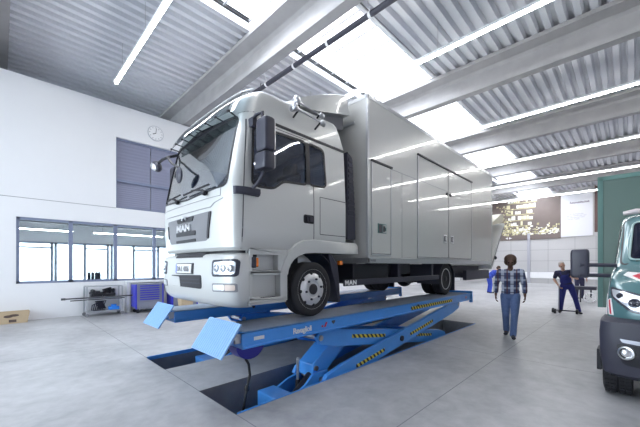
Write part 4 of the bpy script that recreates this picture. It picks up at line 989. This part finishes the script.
# headlights, stripes, grille
for s_ in (-1, 1):
    def mp(P): return [(GY+s_*a, b) for a, b in P][::-s_]
    gp('headlight_recess', mp([(.48, .99), (.80, 1.05), (.965, 1.20), (.975, 1.33), (.90, 1.31), (.52, 1.20)]), M['dgrey'], .004, r=.03)
    gp('headlight_bowl', mp([(.52, 1.02), (.79, 1.08), (.94, 1.21), (.955, 1.30), (.88, 1.28), (.55, 1.18)]), M['chrome'], .012, r=.02)
    f = fmap(GP, GY, GD, GN); f.base = .016
    for a, b, r_ in ((.62, 1.10, .06), (.76, 1.15, .055), (.88, 1.22, .035)):
        q = MB(); q.lathe([(r_, 0), (r_*.85, .01), (r_*.5, .0), (r_*.3, .02), (0, .025)], f(GY+s_*a, b, 0), (-1, s_*.3, .2), 18); obj('headlight_lamp', q, M['dgrey'], gcab)
    gp('headlight_lens', mp([(.49, 1.0), (.80, 1.06), (.96, 1.205), (.97, 1.32), (.895, 1.30), (.53, 1.195)]), M['lens'], .03, .03, r=.02)
    gp('white_stripe', mp([(.40, 1.36), (.62, 1.36), (.86, 1.47), (.82, 1.51), (.60, 1.49)]), M['plate'], .005, r=.005)
    gp('red_stripe', mp([(.52, 1.375), (.60, 1.36), (.78, 1.46), (.70, 1.495)]), M['red'], .008, r=.005)
    gp('white_stripe', mp([(.30, 1.24), (.46, 1.25), (.62, 1.36), (.44, 1.34)]), M['plate'], .005, r=.005)
    gp('white_stripe', mp([(.94, .99), (.985, .99), (.992, 1.17), (.965, 1.19)]), M['plate'], .005, r=.004); gp('red_stripe', mp([(.957, 1.0), (.972, 1.0), (.983, 1.17), (.972, 1.17)]), M['red'], .008, r=.003)
    sm = smap(s_, GP, GY, GD, GN, .005)
    q = MB(); q.patch([(5.38, .98), (5.62, .98), (5.82, 1.22), (5.58, 1.22)], sm); obj('white_side_stripe', q, M['plate'], gcab)
    q = MB(); q.patch([(5.46, .98), (5.56, .98), (5.76, 1.22), (5.66, 1.22)], lambda a, b, o: sm(a, b, o+.003)); obj('red_side_stripe', q, M['red'], gcab)
    q = MB(); q.patch(roundpoly([(6.15, 1.62), (7.3, 1.62), (7.3, 2.2), (6.55, 2.2)], .06), smap(s_, GP, GY, GD, GN, .006)); obj('side_window', q, M['black'], gcab)
    # long-arm mirrors
    y = GY+s_*1.32
    q = MB(); rbox(q, (5.92, y, 1.62), .07, .105, .205, .04); mr = obj('wing_mirror', q, M['mirror_h'], G)
    q = MB()
    for z in (1.60, 1.455): q.tube([(5.95, GY+s_*.93, z-.005), (5.93, GY+s_*1.1, z), (5.86, y, z)], .028, 10)
    obj('mirror_arm', q, M['mirror_h'], mr)
    q = MB(); q.box(5.96, 6.3, *sorted((GY+s_*1.10, GY+s_*.9)), .13, .17); q.box(6.0, 6.3, *sorted((GY+s_*1.14, GY+s_*1.09)), .11, .40); q.box(6.1, 6.2, *sorted((GY+s_*1.1, GY+s_*.8)), .13, .2); obj('side_step', q, M['black'], G, .008)
gp('grille', [(GY-.42, .98), (GY+.42, .98), (GY+.46, 1.16), (GY-.46, 1.16)], M['black'], .006, r=.03)
for z in (1.02, 1.07, 1.12): gp('grille_bar', [(GY-.40, z), (GY+.40, z), (GY+.40, z+.015), (GY-.40, z+.015)], M['chrome'], .014, r=.004)
GB = [(.27, 5.10, 1.0), (.33, 5.0, 1.04), (.55, 4.96, 1.065), (.80, 4.96, 1.07), (.93, 4.98, 1.06), (.97, 5.06, 1.03)]; BD, BN = .24, 4.2
q = MB(); q.loft([ring(z, xf, hw, 5.5, GY, BD, BN) for z, xf, hw in GB]); gb = obj('bumper', q, M['dgrey'], G, smooth=40, label='black plastic bumper')
def gbp(name, P, m, base=.006, depth=.01, r=.02):
    f = fmap(GB, GY, BD, BN); f.base = base; q = MB(); q.patch(roundpoly(P, r, 3), f, depth, sub=4); return obj(name, q, m, gb)
for s_ in (-1, 1):
    def mp(P): return [(GY+s_*a, b) for a, b in P][::-s_]
    gbp('bumper_recess', mp([(.30, .42), (.86, .46), (.92, .70), (.30, .66)]), M['black'], .005, r=.05)
    gbp('light_bar', mp([(.20, .66), (.86, .715), (.885, .755), (.20, .715)]), mat('pale_light_bar', (.55, .57, .65), .2, .3) if s_ < 0 else bpy.data.materials['pale_light_bar'], .012, r=.01)
    f = fmap(GB, GY, BD, BN); f.base = .01; c = f(GY+s_*.83, .60, 0); q = MB(); q.lathe([(.075, -.02), (.075, .01), (.06, .015), (.055, -.005), (0, -.01)], c, (-1, s_*.35, 0), 24); q.ball(c+Vector((-.01, 0, 0)), (.02, .045, .045)); obj('fog_lamp', q, M['chrome'], gb)
    c = (5.50, GY+s_*.905, .385); qw = tyre_mb(c, .385, .27, s_)
    for k in range(40):      # tread blocks
        a = 2*PI*k/40
        for yy in (-.095, -.04, .04, .095): qw.obox((c[0]+.387*math.cos(a), c[1]+yy, c[2]+.387*math.sin(a)), (.006*math.cos(a), 0, .006*math.sin(a)), (0, .022, 0), (-.02*math.sin(a), 0, .02*math.cos(a)))
    wv = obj('front_wheel', qw, M['rubber'], G); q = MB(); q.lathe([(.23, .06), (.235, .115), (.2, .11), (.15, .06), (.10, .09), (0, .09)], c, (0, s_, 0), 28); obj('rim', q, M['rim'], wv)
    for dy in (.95, .66):
        c = (10.6, GY+s_*dy, .385); wv = obj('rear_wheel', tyre_mb(c, .385, .24, s_), M['rubber'], G); q = MB(); q.lathe([(.23, .06), (.235, .10), (.2, .05), (.12, -.02), (0, -.02)], c, (0, s_, 0), 28); obj('rim', q, M['rim'], wv)
# roof beacons
for y in (GY+.74, GY-.74):
    q = MB(); q.tube([(6.56, y-.13, 2.38), (6.54, y, 2.385), (6.56, y+.13, 2.37)], [.03, .042, .03], 12); rb = obj('roof_lamp', q, mat('pale_lamp_cover', (.62, .55, .56), .35) if y > GY else bpy.data.materials['pale_lamp_cover'], G, label='pale roof lamp')
q = MB(); q.box(5.4, 12.9, GY-.45, GY-.35, .55, .80); q.box(5.4, 12.9, GY+.35, GY+.45, .55, .80); q.tube([(5.5, GY-.9, .385), (5.5, GY+.9, .385)], .05); q.tube([(10.6, GY-.9, .385), (10.6, GY+.9, .385)], .07); q.box(5.3, 8.0, GY-.85, GY+.85, .66, .9); q.box(10.45, 10.75, GY-.45, GY+.45, .40, .60); q.box(5.4, 5.6, GY-.45, GY+.45, .40, .70); obj('chassis', q, M['black'], G)
# green cargo box
q = MB(); q.box(8.2, 13.0, GY-1.245, GY+1.245, .78, 3.30); gbx = obj('cargo_box', q, M['green'], G, .03)
q = MB()
for y in (GY-1.25, GY+1.17): q.box(8.185, 13.01, y, y+.08, 3.23, 3.31); q.box(8.185, 8.25, y, y+.08, .78, 3.31)
q.box(8.185, 8.25, GY-1.25, GY+1.25, 3.23, 3.31); obj('corner_trim', q, mat('green_trim', (.12, .24, .22), .35), gbx, .006)

# ------------------------------------------------------------------ people
def capsule(q, a, b, ra, rb, n=12): 
    a, b = Vector(a), Vector(b); d = b-a; L = max(d.length, 1e-4)
    q.tube([a+d*k for k in (0, .33, .67, 1)], [ra, ra*.68+rb*.34 if False else ra+(rb-ra)*.33, ra+(rb-ra)*.67, rb], n); q.ball(a, ra, n, 7); q.ball(b, rb, n, 7)
def limb(q, pts, rr):
    for i in range(len(pts)-1): capsule(q, pts[i], pts[i+1], rr[i], rr[i+1])
def blob(name, q, m, parent, vox, sm=4):
    me = bpy.data.meshes.new(name); me.from_pydata([tuple(v) for v in q.v], [], q.f)
    bm = bmesh.new(); bm.from_mesh(me); bmesh.ops.recalc_face_normals(bm, faces=bm.faces); bm.to_mesh(me); bm.free()
    o = bpy.data.objects.new(name, me); COL.objects.link(o)
    r = o.modifiers.new('r', 'REMESH'); r.mode = 'VOXEL'; r.voxel_size = vox; r.use_smooth_shade = True
    s = o.modifiers.new('s', 'SMOOTH'); s.factor = .5; s.iterations = sm
    bake(o); me = o.data; bpy.data.objects.remove(o)
    o = obj(name, me, m, parent, local=True, fin=False)
    for p in me.polygons: p.use_smooth = True
    return o
def hand(q, w, d, palm_n, side, curl=.35, sc=1.):
    """w wrist, d pointing direction, palm_n palm normal; five fingers of different lengths, bent"""
    w, d, pn = Vector(w), Vector(d).normalized(), Vector(palm_n).normalized(); pn = (pn-d*pn.dot(d)).normalized(); lat = d.cross(pn)*side
    c = w+d*.045*sc; rot = Matrix((lat, d, pn)).transposed()
    q.ball(c, (.040*sc, .052*sc, .017*sc), 12, 8, rot=rot)
    for k, (o, l) in enumerate(((.030, .074), (.010, .084), (-.010, .078), (-.029, .060))):
        p = w+d*.085*sc+lat*o*sc; dd = d.copy(); seg = [p]
        for j, fr in enumerate((.45, .32, .23)):
            a = curl*(j+.7); dd = (d*math.cos(a)+pn*math.sin(a)).normalized(); p = p+dd*l*sc*fr; seg.append(p)
        limb(q, seg, [.0092*sc, .0088*sc, .0080*sc, .0068*sc])
    p = w+d*.025*sc+lat*.032*sc; t1 = p+(d*.7+lat*.65+pn*.3).normalized()*.038*sc; t2 = t1+(d*.95+lat*.1+pn*.5).normalized()*.03*sc
    limb(q, [p, t1, t2], [.012*sc, .0105*sc, .008*sc])
def person(label, loc, rz, J, mats, vox=.009, group=None, hair='short', kind='shirt', extra=None, chest=1.0, sleeve=None):
    """J: joints in local metres, facing +x, left = +y"""
    t = thing('person', label, 'person', loc, group, rz)
    V = {k: Vector(v) for k, v in J.items() if isinstance(v, (tuple, list))}
    q = MB(); pel, che, nek, hd = V['pelvis'], V['chest'], V['neck'], V['head']
    up = (hd-nek).normalized()
    fd = Vector(J.get('face', (1, 0, 0))).normalized(); fd = (fd-up*fd.dot(up)).normalized(); lt = up.cross(fd)
    # torso core
    q.ball(pel, (.105, .150, .12)); q.ball((pel+che)/2, (.10, .135, .17)); q.ball(che, (.115, .165, .17)); capsule(q, che+(nek-che)*.6, nek+up*.06, .062, .052)
    for s_, n_ in ((1, 'l'), (-1, 'r')):
        sh, el, wr = V['sh_'+n_], V['el_'+n_], V['wr_'+n_]; hp, kn, an, to = V['hip_'+n_], V['kn_'+n_], V['an_'+n_], V['to_'+n_]
        limb(q, [che+(nek-che)*.55, sh], [.07, .058]); limb(q, [sh, el, (el*.7+wr*.3), wr], [.050, .038, .040, .026])
        hand(q, wr, V.get('hd_'+n_, wr-el), V.get('pn_'+n_, Vector((0, -s_, 0))), -s_ if J.get('flip') else s_, J.get('curl', .35))
        limb(q, [hp, kn, kn*.65+an*.35, an], [.080, .050, .050, .034]); capsule(q, an-Vector((0, 0, .03)), to, .032, .026)
    # head
    rot = Matrix((fd, lt, up)).transposed()
    P = lambda a, b, c: hd+fd*a+lt*b+up*c
    q.ball(P(-.005, 0, .03), (.098, .078, .105), 18, 12, rot=rot); q.ball(P(.028, 0, -.045), (.066, .058, .075), 16, 10, rot=rot); q.ball(P(.055, 0, -.088), (.03, .03, .022), rot=rot)
    q.ball(P(.100, 0, -.018), (.018, .014, .026), rot=rot); q.ball(P(.108, 0, -.032), (.014, .018, .011), rot=rot); q.ball(P(.075, 0, .018), (.022, .055, .012), rot=rot)
    q.ball(P(.082, 0, -.066), (.014, .024, .006), rot=rot); q.ball(P(.080, 0, -.075), (.014, .021, .006), rot=rot)
    for s_ in (1, -1): q.ball(P(-.005, s_*.080, -.01), (.022, .010, .032), rot=rot)
    body = blob('body', q, mats['skin'], t, vox, 3)
    e = MB()
    for s_ in (1, -1): e.ball(P(.078, s_*.032, .002), (.014, .013, .010), rot=rot)
    obj('eyes', e, mats.get('eye', M['eye']), t, local=True)
    h = MB(); h.ball(P(-.022, 0, .052), (.100, .086, .098), 18, 12, rot=rot); h.ball(P(-.045, 0, .0), (.075, .080, .075), rot=rot)
    if hair == 'afro': h.ball(P(-.03, 0, .062), (.118, .122, .110), 20, 14, rot=rot); h.ball(P(-.05, .04, .0), (.08, .085, .09), rot=rot); h.ball(P(-.05, -.04, .0), (.08, .085, .09), rot=rot)
    blob('hair', h, mats['hair'], t, .012, 3)
    # trousers
    q = MB(); q.ball(pel+Vector((0, 0, .02)), (.125, .168, .11)); q.ball(pel-Vector((0, 0, .05)), (.12, .165, .10))
    for n_ in 'lr':
        hp, kn, an = V['hip_'+n_], V['kn_'+n_], V['an_'+n_]
        limb(q, [hp, hp*.5+kn*.5, kn, kn*.5+an*.5, an-Vector((0, 0, .015))], [.102, .092, .074, .068, .066])
    if kind == 'overall':
        cf = che+Vector((.0, 0, -.02)); q.ball((pel+che)/2, (.135, .168, .20)); q.ball(cf+Vector((.03, 0, -.02)), (.115, .135, .12))
        for s_ in (1, -1): limb(q, [cf+Vector((.10, s_*.09, .05)), nek+Vector((.045, s_*.085, -.05)), nek+Vector((-.06, s_*.08, -.05))], [.018, .018, .018])
    blob('trousers', q, mats['trousers'], t, vox+.002, 5)
    # shirt
    q = MB(); low = pel+(che-pel)*.1
    q.ball(low+Vector((0, 0, .02)), (.132*chest, .172*chest, .10)); q.ball((pel*.5+che*.5), (.128*chest, .170*chest, .16)); q.ball(che, (.132*chest, .188*chest, .165)); q.ball(che+(nek-che)*.55, (.09, .13, .07))
    for n_ in 'lr':
        sh, el, wr = V['sh_'+n_], V['el_'+n_], V['wr_'+n_]
        limb(q, [che+(nek-che)*.55, sh], [.085, .074])
        if (sleeve or 'long') == 'long': limb(q, [sh, el, el*.35+wr*.65], [.070, .057, .050])
        else: limb(q, [sh, sh*.35+el*.65], [.068, .062])
    if kind == 'shirt':
        for s_ in (1, -1): limb(q, [nek+Vector((-.05, s_*.03, .02)), nek+Vector((.02, s_*.06, .0)), nek+Vector((.065, s_*.02, -.06))], [.02, .02, .014])
    if kind == 'overall': chest = 1
    sh_ = blob('shirt', q, mats['shirt'], t, vox+.002, 4)
    for n_ in 'lr':
        an, to = V['an_'+n_], V['to_'+n_]; q = MB(); d = (to-an); d.z = 0; d.normalize(); z = to.z
        q.ball(Vector((an.x, an.y, z+.03))-d*.02, (.05, .045, .06)); q.ball(Vector((an.x, an.y, z+.012))+d*.06, (.075, .045, .042), rot=Matrix.Rotation(math.atan2(d.y, d.x), 3, 'Z')); q.ball(Vector((to.x, to.y, z+.008)), (.06, .046, .035), rot=Matrix.Rotation(math.atan2(d.y, d.x), 3, 'Z')); limb(q, [Vector((an.x, an.y, z+.03)), an+Vector((0, 0, .03))], [.05, .045])
        blob('shoe', q, mats['shoe'], t, .012, 3)
    return t
walker = dict(pelvis=(0, 0, .96), chest=(.02, 0, 1.30), neck=(.015, 0, 1.50), head=(.045, 0, 1.665), face=(1, .02, -.12),
    sh_l=(.01, .20, 1.445), el_l=(-.03, .265, 1.17), wr_l=(.06, .27, .93), sh_r=(.01, -.20, 1.445), el_r=(-.06, -.275, 1.17), wr_r=(-.02, -.28, .92),
    hip_l=(.02, .095, .92), kn_l=(.14, .075, .50), an_l=(.13, .05, .10), to_l=(.28, .06, .035),
    hip_r=(-.01, -.095, .92), kn_r=(.02, -.085, .50), an_r=(-.22, -.075, .14), to_r=(-.09, -.09, .045), pn_l=(0, -1, 0), pn_r=(0, 1, 0), curl=.5)
person('man walking towards the camera in a blue checked shirt and jeans, arms hanging', (7.93, 1.89, 0), R(194), walker,
       dict(skin=M['skin_d'], hair=M['hair_d'], trousers=M['denim'], shirt=M['plaid'], shoe=M['shoe']), .009, hair='afro', chest=1.06)
# worker with dolly: stands legs apart, leaning
wk = dict(pelvis=(0, .0, .93), chest=(.03, -.06, 1.25), neck=(.03, -.10, 1.42), head=(.07, -.13, 1.575), face=(.9, .25, -.15),
    sh_l=(.01, .09, 1.38), el_l=(.04, .27, 1.15), wr_l=(.20, .10, 1.22), sh_r=(.01, -.27, 1.34), el_r=(-.0, -.34, 1.11), wr_r=(.17, -.21, .90),
    hip_l=(0, .095, .90), kn_l=(.05, .22, .50), an_l=(0, .31, .10), to_l=(.15, .36, .035), hip_r=(0, -.09, .90), kn_r=(.06, -.13, .50), an_r=(0, -.17, .10), to_r=(.15, -.20, .035), curl=.7, pn_r=(.3, 1, -.2), pn_l=(-1, 0, -.2), hd_l=(.3, .9, .1))
person('worker in navy bib overalls standing behind a small dolly near the green truck mirror', (13.25, 1.50, 0), R(187), wk,
       dict(skin=M['skin_l'], hair=M['hair_l'], trousers=M['overall'], shirt=M['navy'], shoe=M['shoe']), .010, kind='overall', sleeve='short', chest=.96)
# person bending at the far end, in blue overalls
bd = dict(pelvis=(-.05, 0, .92), chest=(.22, 0, 1.17), neck=(.37, 0, 1.29), head=(.47, 0, 1.41), face=(.8, 0, -.75),
    sh_l=(.30, .19, 1.24), el_l=(.40, .23, .98), wr_l=(.58, .13, .92), sh_r=(.30, -.19, 1.24), el_r=(.40, -.23, .98), wr_r=(.58, -.13, .92),
    hip_l=(-.05, .09, .90), kn_l=(.02, .10, .48), an_l=(-.05, .10, .10), to_l=(.10, .11, .035), hip_r=(-.05, -.09, .90), kn_r=(.03, -.10, .48), an_r=(-.02, -.10, .10), to_r=(.13, -.11, .035), curl=.7)
person('person in blue overalls bending over, near the rear of the silver truck', (19.55, 5.68, 0), R(-48), bd,
       dict(skin=M['skin_l'], hair=M['hair_b'], trousers=M['overall_b'], shirt=M['overall_b'], shoe=M['shoe']), .013, kind='overall')
st = dict(walker); st.update(an_r=(0, -.12, .10), to_r=(.15, -.14, .035), kn_r=(.03, -.11, .5), an_l=(0, .12, .10), to_l=(.15, .14, .035), kn_l=(.04, .11, .5))
person('person in dark work clothes standing behind the green truck mirror, mostly hidden', (19.35, 1.72, 0), R(215), st,
       dict(skin=M['skin_l'], hair=M['hair_b'], trousers=M['navy'], shirt=M['overall'], shoe=M['shoe']), .013)
# dolly beside the worker
t = thing('floor_dolly', 'small black wheeled dolly with upright handle at the feet of the navy overalls worker', 'dolly', (12.95, 1.72, 0))
q = MB(); q.tube([(12.98, 1.80, .10), (13.06, 1.24, .10)], .02, 8); q.tube([(12.84, 1.76, .10), (13.06, 1.84, .10)], .02, 8); obj('frame', q, M['dgrey'], t)
q = MB(); q.tube([(13.01, 1.69, .10), (13.03, 1.68, .92)], .018, 8); obj('handle', q, M['steel'], t)
for c in ((12.82, 1.76), (13.02, 1.84), (13.07, 1.22)): q = MB(); q.lathe([(.075, -.03), (.085, 0), (.075, .03)], (c[0], c[1], .086), (0, 1, 0), 16); obj('wheel', q, M['black'], t)
# white stand the bending person works on
t = thing('work_stand', 'white work stand in front of the bending person in blue overalls', 'stand', (20.3, 4.8, 0))
q = MB(); q.box(20.12, 20.5, 4.6, 5.0, .78, .85); obj('top', q, M['white'], t)
for x in (20.15, 20.47):
    for y in (4.63, 4.97): q = MB(); q.box(x-.02, x+.02, y-.02, y+.02, 0, .78); obj('leg', q, M['white'], t)
# small trolley with round rim seen under the mirror
t = thing('wheeled_trolley', 'low dark trolley with a pale rimmed wheel, seen below the green truck mirror', 'trolley', (17.6, 1.2, 0))
q = MB(); q.box(17.3, 17.9, 1.0, 1.75, .55, .68); q.box(17.5, 17.56, 1.15, 1.2, .2, .55); q.box(17.5, 17.56, 1.5, 1.55, 0, .55); obj('frame', q, M['dgrey'], t)
n = 28; q = MB(); q.tube([(17.42, 1.2+.2*math.cos(2*PI*k/n), .22+.2*math.sin(2*PI*k/n)) for k in range(n+1)], .02, 8)
for k in range(4): a = PI*k/4; q.tube([(17.42, 1.2-.2*math.cos(a), .22-.2*math.sin(a)), (17.42, 1.2+.2*math.cos(a), .22+.2*math.sin(a))], .006, 6)
q.tube([(17.36, 1.2, .22), (17.56, 1.2, .22)], .02, 8); obj('wheel', q, M['white'], t)

# ------------------------------------------------------------------ light
wd = bpy.data.worlds.new('sky'); S.world = wd; wd.use_nodes = True
nt = wd.node_tree; bg = nt.nodes['Background']; bg.inputs['Color'].default_value = (.92, .95, 1.0, 1)
tc = nt.nodes.new('ShaderNodeTexCoord'); dp = nt.nodes.new('ShaderNodeVectorMath'); dp.operation = 'DOT_PRODUCT'; dp.inputs[1].default_value = (-.86, .40, .31)  # sky strength raised toward one side, added to brighten cab front and left floor
nt.links.new(tc.outputs['Generated'], dp.inputs[0])
mr_ = nt.nodes.new('ShaderNodeMapRange'); mr_.inputs['From Min'].default_value = -.1; mr_.inputs['To Min'].default_value = .85; mr_.inputs['To Max'].default_value = 2.2
nt.links.new(dp.outputs['Value'], mr_.inputs['Value']); nt.links.new(mr_.outputs[0], bg.inputs['Strength'])
def portal(name, loc, rot, sx, sy):
    l = bpy.data.lights.new(name, 'AREA'); l.shape = 'RECTANGLE'; l.size = sx; l.size_y = sy; l.cycles.is_portal = True
    o = bpy.data.objects.new(name, l); COL.objects.link(o); o.location = loc; o.rotation_euler = rot
portal('skylight_portal', ((X0+X1)/2, (SKY0+SKY1)/2, ZD+.4), (0, 0, 0), X1-X0, SKY1-SKY0)
portal('right_window_portal', ((X0+X1)/2, Y0-.3, 1.45), (R(90), 0, 0), X1-X0, 1.)
portal('rear_window_portal', (X0-.3, 10.5, 3.2), (R(90), 0, R(-90)), 15., 5.8)
portal('office_window_portal', (3.5, 17.25, 1.8), (R(-90), 0, 0), 10.4, 1.9)
S.view_settings.view_transform = 'Standard'; S.view_settings.look = 'None'; S.view_settings.gamma = 1; S.view_settings.use_curve_mapping = False
S.view_settings.exposure = 2.85
S.cycles.use_denoising = True
S.cycles.max_bounces = 8; S.cycles.diffuse_bounces = 5; S.cycles.glossy_bounces = 4; S.cycles.transparent_max_bounces = 12
S.cycles.caustics_reflective = False; S.cycles.caustics_refractive = False; S.cycles.sample_clamp_indirect = 6
